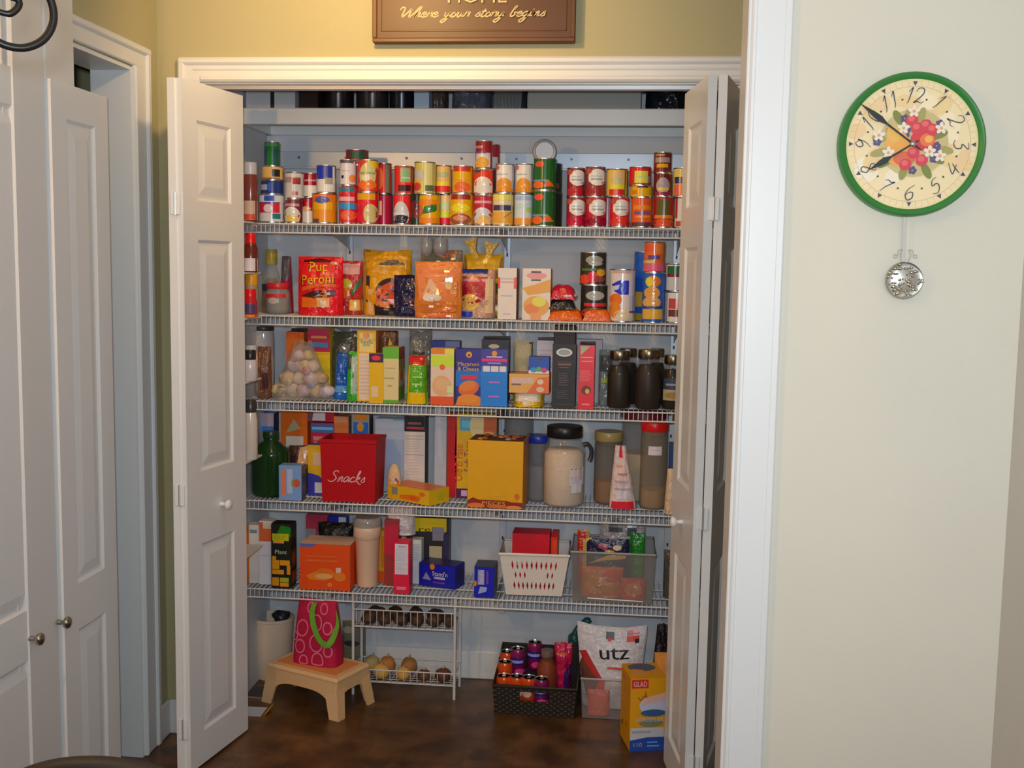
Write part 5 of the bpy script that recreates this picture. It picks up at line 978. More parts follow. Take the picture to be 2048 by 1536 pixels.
for k in range(16):
    u, v = rs.uniform(-.75, .75), rs.uniform(-.8, .8)
    if u*u+v*v < .8:
        q = math.sqrt(1-u*u-v*v); mb.ball((u*w_/2, -.018*q, h_/2+v*h_/2), .0045, .0012, .0055, mat(C(*rs.choice([(150, 50, 40), (60, 90, 50), (185, 110, 50), (190, 165, 140)])), .6), 8, 6)
mb.build('flower_print', t, 80)
# yellow wafer packet lying turned on the shelf
pa = at(775, 997, z=S4); pb_ = at(858, 1013, z=S4); pc = at(918, 993, z=S4); L_ = (pb_-pa).length; D_ = min((pc-pb_).length, .10); Hh = .05
an = math.degrees(math.atan2(pb_.y-pa.y, pb_.x-pa.x)); mid = (pa+pb_)/2+Vector((-math.sin(R_(an)), math.cos(R_(an)), 0))*D_/2+Vector((0, .006, 0))
mk_box('wafer_packet', 'yellow wafer packet lying askew in front of the white cartons', 'packet', (mid.x, mid.y, S4+.0004), L_, Hh, D_, C(205, 160, 18), [('R', .1, .35, .24, .85, C(100, 105, 110)), ('P', [(.28, .15), (.75, .1), (.8, .5), (.6, .55), (.3, .4)], C(205, 105, 15)), ('E', .62, .32, .1, .14, C(190, 70, 20)), ('E', .83, .68, .07, .14, C(185, 80, 50))], side=[('R', 0, 0, 1, 1, C(180, 150, 20)), ('E', .6, .5, .2, .3, C(150, 140, 30))], top=[('R', .05, .05, .95, .95, C(165, 85, 25))], rz=an, ch=.006)
box(893, 991, 828, 1002, 4, .06, 'taco_carton', 'tall yellow taco kit carton with a red spine and sideways lettering', C(205, 165, 10), [
 ('R', 0, 0, .2, 1, C(145, 8, 14)), ('P', [(.18, 0), (.2, 0), (.22, .4), (.16, .5), (.2, 1), (.18, 1)], C(190, 60, 15)), ('R', .26, .80, .52, .95, C(60, 130, 150)), ('R', .3, .83, .48, .92, C(80, 150, 175)), ('R', .55, .72, 1, 1, C(205, 185, 120)), ('E', .62, .86, .16, .16, C(215, 195, 140)), ('R', .74, .74, 1, .98, C(150, 70, 30)), ('E', .85, .68, .2, .12, C(200, 140, 60)), ('E', .8, .66, .12, .06, C(170, 70, 40)),
 ('T', 'Old El Paso', .24, .42, .13, C(190, 50, 20), {'rot': 90, 'xs': .72}), ('T', 'Soft Taco', .42, .5, .12, C(120, 60, 60), {'rot': 90, 'xs': .8}), ('R', .2, 0, 1, .11, C(60, 20, 70)), ('R', .3, .02, .42, .09, C(170, 140, 180))], Y=3.725, sidec=C(110, 60, 30))
bx = box(936, 1047, 882, 1017, 4, .13, 'candy_carton', 'large open golden yellow carton with brown candy foot', C(205, 150, 10), [('R', 0, .0, 1, .10, C(110, 28, 16)), ('P', [(0, .1), (.1, .15), (.2, .12), (.35, .12), (.72, .12), (.85, .085), (1, .08), (1, 0), (0, 0)], C(110, 28, 16)), ('E', .16, .03, .16, .04, C(170, 90, 40)), ('E', .55, .025, .2, .03, C(160, 80, 30)), ('E', .85, .02, .14, .03, C(190, 120, 60)), ('T', 'PIECES', .48, .075, .075, C(205, 150, 70), {'w': .42}), ('R', .27, .185, .70, .205, C(175, 130, 25)), ('R', .35, .155, .6, .17, C(180, 135, 25)), ('E', .9, .19, .045, .045, C(165, 80, 25)), ('R', .885, .12, .895, .16, C(165, 80, 25))], sidec=C(150, 95, 12), rz=-3, ch=.002)
w1 = bx.children[0].dimensions.x if 0 else .18
mb = MB(); h1 = max(v.co.z for v in bx.children[0].data.vertices); wx = max(v.co.x for v in bx.children[0].data.vertices)
mb.box((-wx+.004, -.06, h1+.0003), (wx-.004, .06, h1+.0012), mat(C(60, 36, 24), .8)); rs = random.Random(5)
for k in range(14): mb.ball((rs.uniform(-wx+.02, wx-.02), rs.uniform(-.045, .045), h1+.002), .011, .009, .006, mat(C(*rs.choice([(150, 80, 40), (120, 60, 30), (90, 50, 40), (110, 100, 90)])), .4), 10, 6)
mb.build('candy_filling', bx, 60)
mb = MB(); mb.mesh([(wx, -.06, h1), (wx+.003, .055, h1), (wx+.004, .058, h1+.016), (wx-.001, -.058, h1+.004), (wx+.001, -.06, h1), (wx+.004, .055, h1)], [(0, 1, 2, 3)], mat(C(150, 100, 40), .6)); mb.build('flap', bx)
jar(1003, 1063, 806, 985, 4, 'canister', 'tall grey translucent canister behind the golden carton', fill=C(110, 108, 104), lidc=C(140, 132, 124), lid_h=.03, shoulder=.92, neck=.95, fillv=.5, glassa=.5, glass=(.35, .35, .34), Y=3.76, sq=.98, cat='canister')
jar(1050, 1096, 873, 985, 4, 'canister', 'grey container with a royal blue lid behind the flour jar', fill=C(150, 140, 135), lidc=C(22, 40, 130), lid_h=.024, shoulder=.9, neck=.95, fillv=.6, glassa=.55, glass=(.3, .3, .32), Y=3.70, cat='canister')
t = jar(1081, 1167, 857, 1018, 4, 'flour_jar', 'big jar of white flour with a black screw lid', fill=C(205, 185, 165), lidc=C(14, 12, 14), lid_h=.036, shoulder=.80, neck=.80, fillv=.82, glassa=.2, glass=(.5, .48, .45), lid_r=.0605, prims=[('R', .66, .42, .96, .74, C(165, 155, 155)), ('R', .68, .70, .9, .72, C(110, 100, 105)), ('R', .68, .55, .92, .56, C(120, 110, 115)), ('R', .70, .28, .92, .5, C(160, 160, 170))]+lines(.7, .9, .44, .53, 4, C(140, 135, 140), .35), fm='cloth')
r = .07; H = .24
mb = MB(); mb.tube(spline([(.062, .01, .205), (.078, .012, .208), (.09, .014, .19), (.09, .014, .165), (.084, .012, .15)], 5), .007, mat(C(40, 38, 44), .3, 0, 'plastic'), 10); mb.build('handle', t, 70)
t = jar(1184, 1244, 866, 1000, 4, 'cereal_canister', 'grey brown canister with a tan pour lid, half full', fill=C(150, 100, 50), lidc=C(130, 115, 70), lid_h=.03, shoulder=.93, neck=.96, fillv=.36, glassa=.5, glass=(.26, .22, .18), Y=3.69, sq=.95, cat='canister')
mb = MB(); mb.lathe([(.03, 0), (.034, .004), (.03, .012), (.0005, .013)], mat(C(125, 115, 75), .3, 0, 'plastic'), 24, c=(0, 0, .198)); mb.build('pour_cap', t, 50)
t = jar(1240, 1330, 828, 1000, 4, 'storage_tub', 'large round tub with a wide maroon lid behind the red capped canister', fill=C(190, 170, 135), lidc=C(95, 20, 30), lid_h=.022, shoulder=.92, neck=.95, fillv=.58, glassa=.35, glass=(.36, .34, .32), Y=3.70, lid_r=.080, cat='tub'); t.scale = (1, .88, 1); t.location.y += .016
t = bag(1217, 1273, 893, 1018, 4, .045, 'flour_bag', 'crumpled white and red paper bag folded to a peak', C(190, 170, 165), [('R', 0, .0, 1, .12, C(175, 20, 40)), ('R', .25, .16, .88, .26, C(165, 160, 170)), ('R', .2, .3, .9, .33, C(120, 125, 160)), ('R', .15, .42, .75, .45, C(140, 120, 130)), ('R', .3, .54, .8, .57, C(190, 100, 100)), ('R', .2, .66, .6, .7, C(190, 130, 110)), ('P', [(.35, .82), (.65, .82), (.6, 1.), (.42, 1.)], C(165, 30, 40))], seed=89, taper=.62, amp=.2, stand=.9, rough=.6, kind='crumple', lean=-.012)
t = jar(1278, 1333, 846, 1021, 4, 'pasta_canister', 'slim tall canister with a bright red screw cap and paper tag', fill=C(185, 140, 80), lidc=C(170, 14, 14), lid_h=.03, shoulder=.95, neck=.96, fillv=.24, glassa=.55, glass=(.30, .25, .20), prims=[('R', .28, .74, .76, .86, C(190, 180, 185)), ('R', .34, .80, .68, .815, C(150, 140, 150))], cat='canister')
box(1336, 1362, 888, 1000, 4, .05, 'carton', 'dark blue and maroon carton by the folded door', C(60, 20, 40), [('R', 0, .62, 1, 1, C(20, 50, 100))], Y=3.72)
bag(1328, 1362, 940, 1022, 4, .05, 'rice_bag', 'beige sack slumped by the folded door', C(190, 165, 140), [('R', .45, .4, .75, .6, C(70, 60, 55))], seed=97, taper=.3, Y=3.578)

# ------------------------------------------------------------------ lowest wire shelf
S5 = ZS[5]
box(492, 520, 1050, 1165, 5, .05, 'carton', 'white carton with an orange edge at the wall end of the lowest shelf', C(165, 158, 155), [('R', 0, 0, .25, 1, C(165, 90, 30)), ('R', .3, .86, .8, .92, C(90, 110, 130))], Y=3.62)
box(519, 545, 1042, 1164, 5, .05, 'carton', 'white and orange carton beside the black and green carton', C(165, 162, 170), [('R', 0, .68, 1, .98, C(165, 75, 35)), ('R', .3, .88, 1, 1, C(185, 165, 150)), ('R', .1, .45, .9, .46, GRY)], Y=3.61)
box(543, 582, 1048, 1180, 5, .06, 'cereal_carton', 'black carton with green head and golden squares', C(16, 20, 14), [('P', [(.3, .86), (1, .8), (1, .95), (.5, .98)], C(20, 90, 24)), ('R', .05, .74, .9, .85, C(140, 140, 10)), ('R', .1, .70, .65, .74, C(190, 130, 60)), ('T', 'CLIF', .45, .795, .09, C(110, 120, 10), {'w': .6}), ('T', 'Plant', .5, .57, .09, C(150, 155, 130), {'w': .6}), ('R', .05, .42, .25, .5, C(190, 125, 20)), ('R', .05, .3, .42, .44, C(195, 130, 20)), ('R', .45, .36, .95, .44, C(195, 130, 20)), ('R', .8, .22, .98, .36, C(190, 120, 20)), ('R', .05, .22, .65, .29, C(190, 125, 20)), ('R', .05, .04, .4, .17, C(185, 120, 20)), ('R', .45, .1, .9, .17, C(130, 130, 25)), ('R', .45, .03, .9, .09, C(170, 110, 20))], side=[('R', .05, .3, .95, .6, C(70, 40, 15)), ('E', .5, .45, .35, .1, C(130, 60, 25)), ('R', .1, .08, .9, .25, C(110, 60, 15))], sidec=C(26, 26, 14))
t = box(600, 700, 1089, 1180, 5, .12, 'sandwich_carton', 'bright orange carton with a blue corner and toasted bread print', C(205, 68, 8), [('P', [(0, .93), (.25, .93), (.32, 1), (0, 1)], C(70, 75, 130)), ('P', [(.12, .3), (.3, .4), (.62, .46), (.72, .34), (.5, .2), (.2, .22)], C(215, 120, 25)), ('E', .5, .42, .16, .06, C(190, 90, 20)), ('E', .48, .3, .18, .06, C(205, 150, 90)), ('R', .72, .38, .82, .5, C(170, 140, 140)), ('E', .8, .3, .12, .1, C(200, 110, 25)), ('E', .6, .12, .05, .05, C(220, 130, 40)), ('R', .12, .62, .75, .66, C(200, 90, 40)), ('R', .12, .72, .75, .75, C(200, 90, 40))], topc=C(190, 160, 140), flap=None)
bag(632, 702, 1048, 1100, S5+.0, .06, 'black_bag', 'black plastic bag bunched behind the orange carton', C(12, 12, 14), Y=3.74, seed=101, amp=.3, rough=.4)
box(612, 656, 1030, 1160, 5, .05, 'carton', 'red and white carton in the shade behind the orange carton', C(140, 40, 60), [('R', .55, .0, 1, .8, C(165, 120, 140)), ('R', .0, .0, .45, .75, C(110, 108, 120))], Y=3.81)
box(655, 692, 1034, 1160, 5, .05, 'carton', 'royal blue carton with a pale crest behind the black bag', C(14, 26, 130), [('R', .6, .88, 1, 1, C(140, 150, 165)), ('E', .5, .78, .2, .05, C(140, 130, 110))], Y=3.81)
loc, w_, h_ = spot(702, 757, 1038, 1176, S5, .075)
t = thing('plastic_tumbler', 'tall cream plastic tumbler with a translucent lid', 'tumbler', loc); r = w_/2
mb = MB(); mb.lathe([(r*.72, 0), (r*.76, .006), (r*.9, h_*.72), (r*.97, h_*.74), (r*.98, h_*.86), (r*.92, h_*.88)], mat(C(200, 170, 145), .45, 0, 'plastic'), 32); mb.lathe([(r*.91, h_*.69), (r*.93, h_*.71), (r*.91, h_*.725)], mat(C(140, 120, 105), .5), 32, caps=False); mb.build('body', t, 40)
mb = MB(); mb.lathe([(r, h_*.87), (r*1.02, h_*.9), (r*1.0, h_*.97), (r*.9, h_), (.0005, h_)], mat((.45, .43, .40), .15, 0, 'clear', .7), 32); mb.build('lid', t, 40)
box(752, 772, 1062, 1166, 5, .05, 'carton', 'narrow yellow and orange carton sliver beside the tumbler', C(200, 150, 25), [('R', 0, 0, 1, .22, C(200, 75, 20)), ('R', .5, .3, 1, .9, C(190, 110, 25))], Y=3.70)
box(768, 796, 1040, 1182, 5, .05, 'cracker_carton', 'maroon and red carton behind the pink and white carton', C(120, 40, 38), [('P', [(0, .5), (1, .4), (1, .95), (0, .9)], C(150, 24, 48))], Y=3.67)
bag(768, 828, 1016, 1100, S5+.172, .06, 'white_bag', 'white plastic bag stuffed on top of the maroon carton', C(160, 152, 156), Y=3.69, seed=103, amp=.25, taper=.1)
box(787, 818, 1085, 1194, 5, .06, 'cracker_carton', 'upright pink and red carton with a white nutrition panel', C(205, 26, 60), [('R', .08, .38, .92, .97, C(165, 160, 172)), ('R', .12, .58, .88, .585, C(90, 90, 110)), ('R', .3, .91, .8, .93, C(110, 110, 130)), ('R', .2, .08, .8, .14, C(205, 120, 140))]+lines(.14, .86, .62, .88, 8, C(140, 138, 150), .25)+lines(.14, .8, .42, .56, 5, C(145, 142, 152), .25), sidec=C(160, 20, 34))
box(820, 842, 1080, 1170, 5, .05, 'carton', 'slim white carton between the pink carton and the blue one', C(160, 165, 170), lines(.1, .9, .5, .9, 7, C(130, 138, 142), .3), Y=3.70)
box(812, 896, 1036, 1166, 5, .06, 'carton', 'dark carton with a yellow head lettered in black', C(34, 30, 34), [('R', .15, .78, .95, 1, C(190, 165, 14)), ('T', 'relli', .55, .82, .12, C(50, 50, 14), {'w': .5}), ('R', .62, .64, .9, .86, C(110, 106, 120)), ('R', .55, .3, .85, .55, C(150, 140, 110)), ('E', .72, .22, .14, .08, C(180, 60, 20)), ('R', .88, .0, 1, .75, C(40, 36, 70))], Y=3.76)
yz = lambda px, py: at(px, py, z=S5)
pa = yz(838, 1170); pb_ = yz(910, 1180); pc = yz(932, 1166); an = math.degrees(math.atan2(pb_.y-pa.y, pb_.x-pa.x)); L_ = (pb_-pa).length; D_ = .075
mid = (pa+pb_)/2+Vector((-math.sin(R_(an)), math.cos(R_(an)), 0))*D_/2
bl = [('T', "Stand'n", .58, .6, .28, C(190, 180, 170), {'w': .42}), ('R', .42, .36, .72, .46, C(150, 150, 190)), ('P', [(.1, .3), (.2, .62), (.34, .28)], C(110, 105, 150)), ('E', .37, .88, .07, .13, C(215, 125, 25)), ('R', .4, .18, .72, .24, C(110, 40, 110))]
mk_box('blue_carton', 'royal blue carton lying flat with white lettering', 'box', (mid.x, mid.y, S5+.0004), L_, at(870, 1128, Y=mid.y-.03).z-S5, D_, C(12, 20, 130), bl, side=[('R', .1, .2, .9, .8, C(22, 22, 80))], topc=C(24, 24, 70), rz=an)
rb = [('P', [(u, v) for u, v in p[1]], p[2]) if p[0] == 'P' else p for p in [('R', .18, .42, .5, .9, C(120, 120, 160)), ('R', .6, .45, .7, .88, C(90, 50, 130)), ('E', .06, .46, .08, .09, C(215, 125, 30)), ('P', [(.2, .12), (.6, .2), (.65, .34), (.3, .36)], C(120, 130, 170)), ('T', "Stand'n", .34, .66, .2, C(180, 170, 175), {'rot': 90, 'xs': .8})]]
box(948, 988, 1134, 1197, 5, .09, 'blue_carton', 'royal blue carton standing on end with sideways lettering', C(14, 22, 140), rb, sidec=C(80, 76, 74), topc=C(45, 50, 70))
# slotted white basket of red cartons
P0 = yz(1012, 1186); P1 = yz(1122, 1193); cx = (P0.x+P1.x)/2; yb = YF+.03; wb = P1.x-P0.x; db = .2
zb = at(1070, 1112, Y=yb-.01).z-S5; wt = at(1140, 1112, Y=yb).x-at(1001, 1112, Y=yb).x
t = thing('slotted_basket', 'white plastic basket with rows of pointed slots', 'basket', (cx, yb+db/2, S5+.0004), 2); BW = mat(C(180, 172, 165), .45, 0, 'plastic')
mb = MB()
def wall_with_slots(A0, A1, B0, B1, slots):
    """panel between lower edge A0-A1 and upper edge B0-B1 (vectors); pointed slots as pairs (u,v,ru,rv) cut by strips"""
    P = lambda u, v: (A0*(1-u)+A1*u)*(1-v)+(B0*(1-u)+B1*u)*v
    us = sorted({0., 1.}|{round(x, 5) for s_ in slots for x in (s_[0]-s_[2], s_[0], s_[0]+s_[2])}); rows = sorted({(s_[1], s_[3]) for s_ in slots})
    for a_, b_ in zip(us, us[1:]):
        m_ = (a_+b_)/2; cuts_a = []; 
        for s_ in sorted(slots, key=lambda q: q[1]):
            if s_[0]-s_[2]-1e-6 <= a_ and b_ <= s_[0]+s_[2]+1e-6:
                fa = 1-abs(a_-s_[0])/s_[2]; fb = 1-abs(b_-s_[0])/s_[2]; cuts_a.append((s_[1]-s_[3]*max(0, fa), s_[1]+s_[3]*max(0, fa), s_[1]-s_[3]*max(0, fb), s_[1]+s_[3]*max(0, fb)))
        la, lb = 0., 0.
        for c_ in cuts_a+[(1., 1., 1., 1.)]:
            mb.face([P(a_, la), P(b_, lb), P(b_, c_[2]), P(a_, c_[0])], BW); la, lb = c_[1], c_[3]
slots = [(.17+k*.073, .74, .018, .115) for k in range(10)]+[(.17+k*.073, .24, .018, .105) for k in range(10)]+[(.205+k*.073, .5, .016, .09) for k in (0, 1, 2, 7, 8)]
def ringp(f_, z): return [Vector((sx*(wb/2*(1-f_)+wt/2*f_), sy*(db/2*(.88+.12*f_)), z)) for sx, sy in ((-1, -1), (1, -1), (1, 1), (-1, 1))]
lo_, hi_ = ringp(0, .004), ringp(1, zb)
for i in range(4): wall_with_slots(lo_[i], lo_[(i+1) % 4], hi_[i], hi_[(i+1) % 4], slots if i in (0, 2) else [(.15+k*.1, .6, .02, .2) for k in range(8)])
mb.face(lo_[::-1], BW); mb.build('body', t, 30)
mb = MB(); rim = ringp(1.02, zb)
mb.tube([rim[0], rim[1], rim[2], rim[3]], .005, BW, 8, True); mb.build('rim', t, 70)
zi = S5+.006
mk_box('red_carton', 'red carton with a barcode patch lying in the slotted basket', 'box', (cx-.014, yb+.105, S5+.009), .128, at(1060, 1068, Y=yb+.05).z-S5-.011, .085, C(160, 8, 28), [('R', .1, .42, .28, .62, C(150, 150, 150))], topc=C(150, 12, 30), sidec=C(60, 14, 20))
mk_box('red_carton', 'narrow scarlet and orange carton at the tub end of the slotted basket', 'box', (cx+.066, yb+.1, S5+.009), .022, at(1110, 1072, Y=yb+.05).z-S5-.011, .12, C(180, 24, 20), [('R', .3, .4, 1, .95, C(200, 60, 20))])
# grey translucent tub with packets
P0 = yz(1142, 1200); P1 = yz(1306, 1206); Y0 = YF+.012; wb = P1.x-P0.x; dt = .245; zt_ = at(1220, 1106, Y=Y0).z-S5; cx = (P0.x+P1.x)/2
t = thing('plastic_tub', 'grey translucent plastic tub packed with snack bags', 'tub', (cx, Y0+dt/2, S5+.0004)); FR = mat((.33, .31, .29), .3, 0, 'frost', .46)
mb = MB(); e = .97
L0 = [Vector((sx*wb/2*e, sy*dt/2*e, .0)) for sx, sy in ((-1, -1), (1, -1), (1, 1), (-1, 1))]; L1 = [Vector((sx*wb/2*1.02, sy*dt/2, zt_ if sy < 0 else zt_+.0)) for sx, sy in ((-1, -1), (1, -1), (1, 1), (-1, 1))]
for i in range(4):
    j = (i+1) % 4; mb.face([L0[i], L0[j], L1[j], L1[i]], FR)
mb.face(L0[::-1], FR); mb.build('body', t, 20)
mb = MB(); mb.tube([p+Vector((0, 0, -.002)) for p in L1], .004, mat((.4, .38, .36), .3, 0, 'frost', .8), 8, True); mb.build('rim', t, 60)
mb = MB(); mb.tube([L0[0]+Vector((.05, .0, .012)), L0[1]+Vector((-.03, 0, .008))], .002, mat((.8, .8, .8), .2), 6); mb.build('base_ridge', t, 60)
def inbag(dx, dy, w_, h_, d_, lab, c, fr, seed, name='snack_bag', **kw): mk_bag(name, lab, 'bag', (cx+dx, Y0+dt/2+dy, S5+.004+kw.pop('dz', 0)), w_, h_, d_, c, fr, seed=seed, **kw)
inbag(-.035, -.055, .14, .10, .06, 'orange brown snack bag low inside the grey tub', C(205, 105, 30), [('E', .5, .5, .4, .3, C(220, 135, 40)), ('E', .8, .75, .3, .2, C(190, 60, 30))], 111)
inbag(.07, -.07, .085, .07, .05, 'reddish snack bag low in the corner of the grey tub', C(190, 50, 40), [('E', .5, .5, .35, .3, C(220, 130, 60))], 113)
inbag(-.02, .0, .15, .185, .03, 'dark blue snack bag standing up out of the grey tub', C(22, 22, 50), [('E', .4, .86, .12, .05, C(130, 24, 40)), ('E', .72, .84, .1, .05, C(185, 165, 140)), ('P', [(.05, .52), (.5, .7), (.95, .72), (.9, .64), (.4, .6)], C(190, 150, 60)), ('R', .0, .3, .14, 1, C(190, 160, 80)), ('E', .55, .76, .12, .04, C(180, 110, 40))], 117)
inbag(.082, .035, .05, .2, .025, 'leaf green packet standing up in the grey tub', C(24, 100, 20), [], 119, name='green_packet')
inbag(-.105, .045, .04, .2, .02, 'red and yellow packet at the end of the grey tub', C(165, 40, 20), [('R', .5, 0, 1, 1, C(190, 165, 70))], 121, name='snack_packet')
inbag(.03, .075, .16, .24, .03, 'grey and white packet at the back of the grey tub', C(120, 116, 120), [('R', .2, .8, .5, 1, C(50, 45, 50)), ('R', .6, .75, .8, 1, C(60, 56, 70))], 123, name='snack_packet')
bag(1326, 1356, 1103, 1200, 5, .05, 'grey_bag', 'dark grey bag by the folded door on the lowest shelf', C(70, 66, 62), Y=3.66, seed=127, amp=.25)
# ------------------------------------------------------------------ things on the pantry floor
fl = lambda px, py: at(px, py, z=0.)
def panel_frame(mb, poly_out, y0, y1, m): mb.prism(poly_out, y0, y1, m)
# step stool with splayed legs
A0 = fl(531, 1402); A1 = fl(676, 1441); an = math.degrees(math.atan2(A1.y-A0.y, A1.x-A0.x)); L_ = (A1-A0).length+.02; dS = .2
nrm = Vector((-math.sin(R_(an)), math.cos(R_(an)), 0)); mid = (A0+A1)/2+nrm*(dS/2-.01)
hs = at(612, 1342, Y=((A0+A1)/2).y).z
ST = mat(C(195, 160, 118), .45, 0, 'plastic')
t = thing('step_stool', 'beige plastic step stool with four splayed legs and arched sides', 'stool', (mid.x, mid.y, 0), an); STOOL = (mid, an, hs)
tw, td = L_*.88, dS*.88
mb = MB(); mb.box((-tw/2-.006, -td/2-.006, hs-.02), (tw/2+.006, td/2+.006, hs), ST, .008); mb.box((-tw/2+.02, -td/2+.02, hs-.001), (tw/2-.02, td/2-.02, hs+.0015), mat(C(165, 105, 60), .6, 0, 'plastic'), .001); mb.build('seat', t)
def apron(a, b, y):                                # arched panel between two legs
    n = 14; arch = [(-a*.66+2*a*.66*k/n, (hs-.055)-.022*(abs(2*k/n-1)**4)) for k in range(n+1)]
    return [(-b, hs-.012), (-a*.80, hs-.08)]+[(-a*.70, hs-.085)]+arch+[(a*.70, hs-.085), (a*.80, hs-.08), (b, hs-.012)]
for s_ in (-1, 1):
    mb = MB(); mb.prism(apron(L_/2, tw/2, 0)[::-1], s_*td/2-.004, s_*td/2+.004, ST); mb.build('apron', t, 30)
    mb = MB(); mb.prism(apron(dS/2, td/2, 0)[::-1], s_*tw/2-.004, s_*tw/2+.004, ST); mb.v = [(y, x, z) for x, y, z in mb.v]; mb.build('apron', t, 30)
for sx in (-1, 1):
    for sy in (-1, 1):
        mb = MB(); top = [(sx*tw/2, sy*td/2), (sx*(tw/2-.055), sy*td/2), (sx*(tw/2-.055), sy*(td/2-.008)), (sx*(tw/2-.01), sy*(td/2-.008)), (sx*(tw/2-.01), sy*(td/2-.045)), (sx*tw/2, sy*(td/2-.045))]
        bot = [(sx*L_/2, sy*dS/2), (sx*(L_/2-.04), sy*dS/2), (sx*(L_/2-.04), sy*(dS/2-.008)), (sx*(L_/2-.01), sy*(dS/2-.008)), (sx*(L_/2-.01), sy*(dS/2-.035)), (sx*L_/2, sy*(dS/2-.035))]
        vs = [(x, y, hs-.014) for x, y in top]+[(x, y, 0) for x, y in bot]; fs = [tuple(range(6)), tuple(range(11, 5, -1))]+[(i, i+6, (i+1) % 6+6, (i+1) % 6) for i in range(6)]
        mb.mesh(vs, fs, ST); mb.build('leg', t, 30)
# pink tote on the stool
PK = mat(C(140, 20, 52), .7, 0, 'cloth'); PK2 = C(190, 95, 120)
b0 = at(628, 1336, z=hs); hb = at(625, 1203, Y=b0.y+.03).z-hs; wb = at(676, 1320, Y=b0.y).x-at(578, 1320, Y=b0.y).x; db = .085
t = thing('lunch_tote', 'pink tote bag with pale rings and a lime green strap on the stool', 'bag', (b0.x, b0.y+db/2+.012, hs+.002), -14)
mb = MB(); n = 10; vs = []; prof = [(1., 1., 0), (1.0, 1.0, .05), (.97, .9, .35), (.9, .6, .7), (.84, .25, .97), (.82, .12, 1.)]
ring_ = lambda fx, fy, z: [(fx*wb/2*math.copysign(abs(math.cos(a))**.45, math.cos(a)), fy*db/2*math.copysign(abs(math.sin(a))**.45, math.sin(a)), z*hb) for a in [2*math.pi*k/32 for k in range(32)]]
for fx, fy, z in prof: vs += ring_(fx, fy, z)
fs = [(i*32+k, i*32+(k+1) % 32, (i+1)*32+(k+1) % 32, (i+1)*32+k) for i in range(len(prof)-1) for k in range(32)]+[tuple(range(32))[::-1], tuple(160+k for k in range(32))]
mb.mesh(vs, fs, PK); mb.build('body', t, 60)
def Sp(u, v, k):
    i = min(len(prof)-2, max(j for j in range(len(prof)) if prof[j][2] <= v+1e-6) if v > 0 else 0); f_ = (v-prof[i][2])/(prof[i+1][2]-prof[i][2]); fx = prof[i][0]*(1-f_)+prof[i+1][0]*f_; fy = prof[i][1]*(1-f_)+prof[i+1][1]*f_
    x = (2*u-1)*.99; return (x*fx*wb/2, -fy*db/2*max(.0, 1-abs(x)**(2/.45))**.225-.0012, v*hb)
Sp.asp = wb/hb; Sp.sub = 10
pr = []
for cu, cv, rr in ((.2, .28, .1), (.58, .36, .13), (.85, .25, .08), (.22, .56, .12), (.55, .66, .12), (.83, .6, .09), (.38, .88, .08), (.72, .88, .08), (.62, .1, .11), (.3, .07, .08), (.05, .42, .06)):
    pr.append(('L', [(cu+rr*math.cos(a)/Sp.asp*.86, cv+rr*math.sin(a)) for a in [2*math.pi*k/10 for k in range(11)] if 0 < cu+rr*math.cos(a)/Sp.asp*.86 < 1 and 0 < cv+rr*math.sin(a) < 1], .022, PK2, dict(n=4)))
mb = MB(); art(mb, Sp, pr, .7); mb.build('ring_print', t, 60)
mb = MB(); GS = mat(C(80, 130, 40), .6, 0, 'cloth')
pts = spline([(-.005, -.018, hb*.96), (.004, -.05, hb*.80), (.03, -.062, hb*.52), (.06, -.056, hb*.38), (.08, -.045, hb*.48), (.078, -.015, hb*.66), (.06, -.008, hb*.9)], 6); wv = .010
for a, b in zip(pts, pts[1:]):
    d = (b-a).normalized(); u = Vector((d.z, 0, -d.x)).normalized()*wv
    mb.mesh([a-u, a+u, b+u, b-u, a-u+Vector((0, .002, 0)), a+u+Vector((0, .002, 0)), b+u+Vector((0, .002, 0)), b-u+Vector((0, .002, 0))], [(0, 1, 2, 3), (7, 6, 5, 4), (0, 4, 5, 1), (2, 6, 7, 3), (1, 5, 6, 2), (0, 3, 7, 4)], GS)
mb.build('strap', t, 60)
# cream bin behind the stool with a dark bag over its rim
loc, w_, h_ = spot(496, 576, 1243, 1384, 0., .13, 3.72)
t = thing('waste_bin', 'tall cream waste bin in the corner behind the step stool', 'bin', loc, 8)
mb = MB(); mb.lathe([(w_*.40, 0), (w_*.42, .006), (w_*.5, h_-.012), (w_*.515, h_-.01), (w_*.515, h_), (w_*.48, h_), (w_*.39, .01), (.0005, .01)], mat(C(185, 165, 145), .5, 0, 'plastic'), 36, sx=1., sy=.9); mb.build('body', t, 40)
mb = MB(); mb.ball((.03, 0, h_), w_*.22, w_*.2, .022, mat(C(24, 24, 32), .4, 0, 'crumple'), 16, 8, .4, 2); mb.build('bag_liner', t, 70)
# brown bag behind the tote
bag(682, 728, 1245, 1384, 0, .045, 'produce_sack', 'olive brown sack slumped behind the wire rack post', C(92, 84, 66), [('E', .3, .85, .25, .06, C(130, 125, 100)), ('E', .45, .62, .35, .05, C(30, 30, 45)), ('R', .1, .2, .8, .22, C(80, 72, 56))], Y=3.805, seed=131, amp=.15, rough=.7)
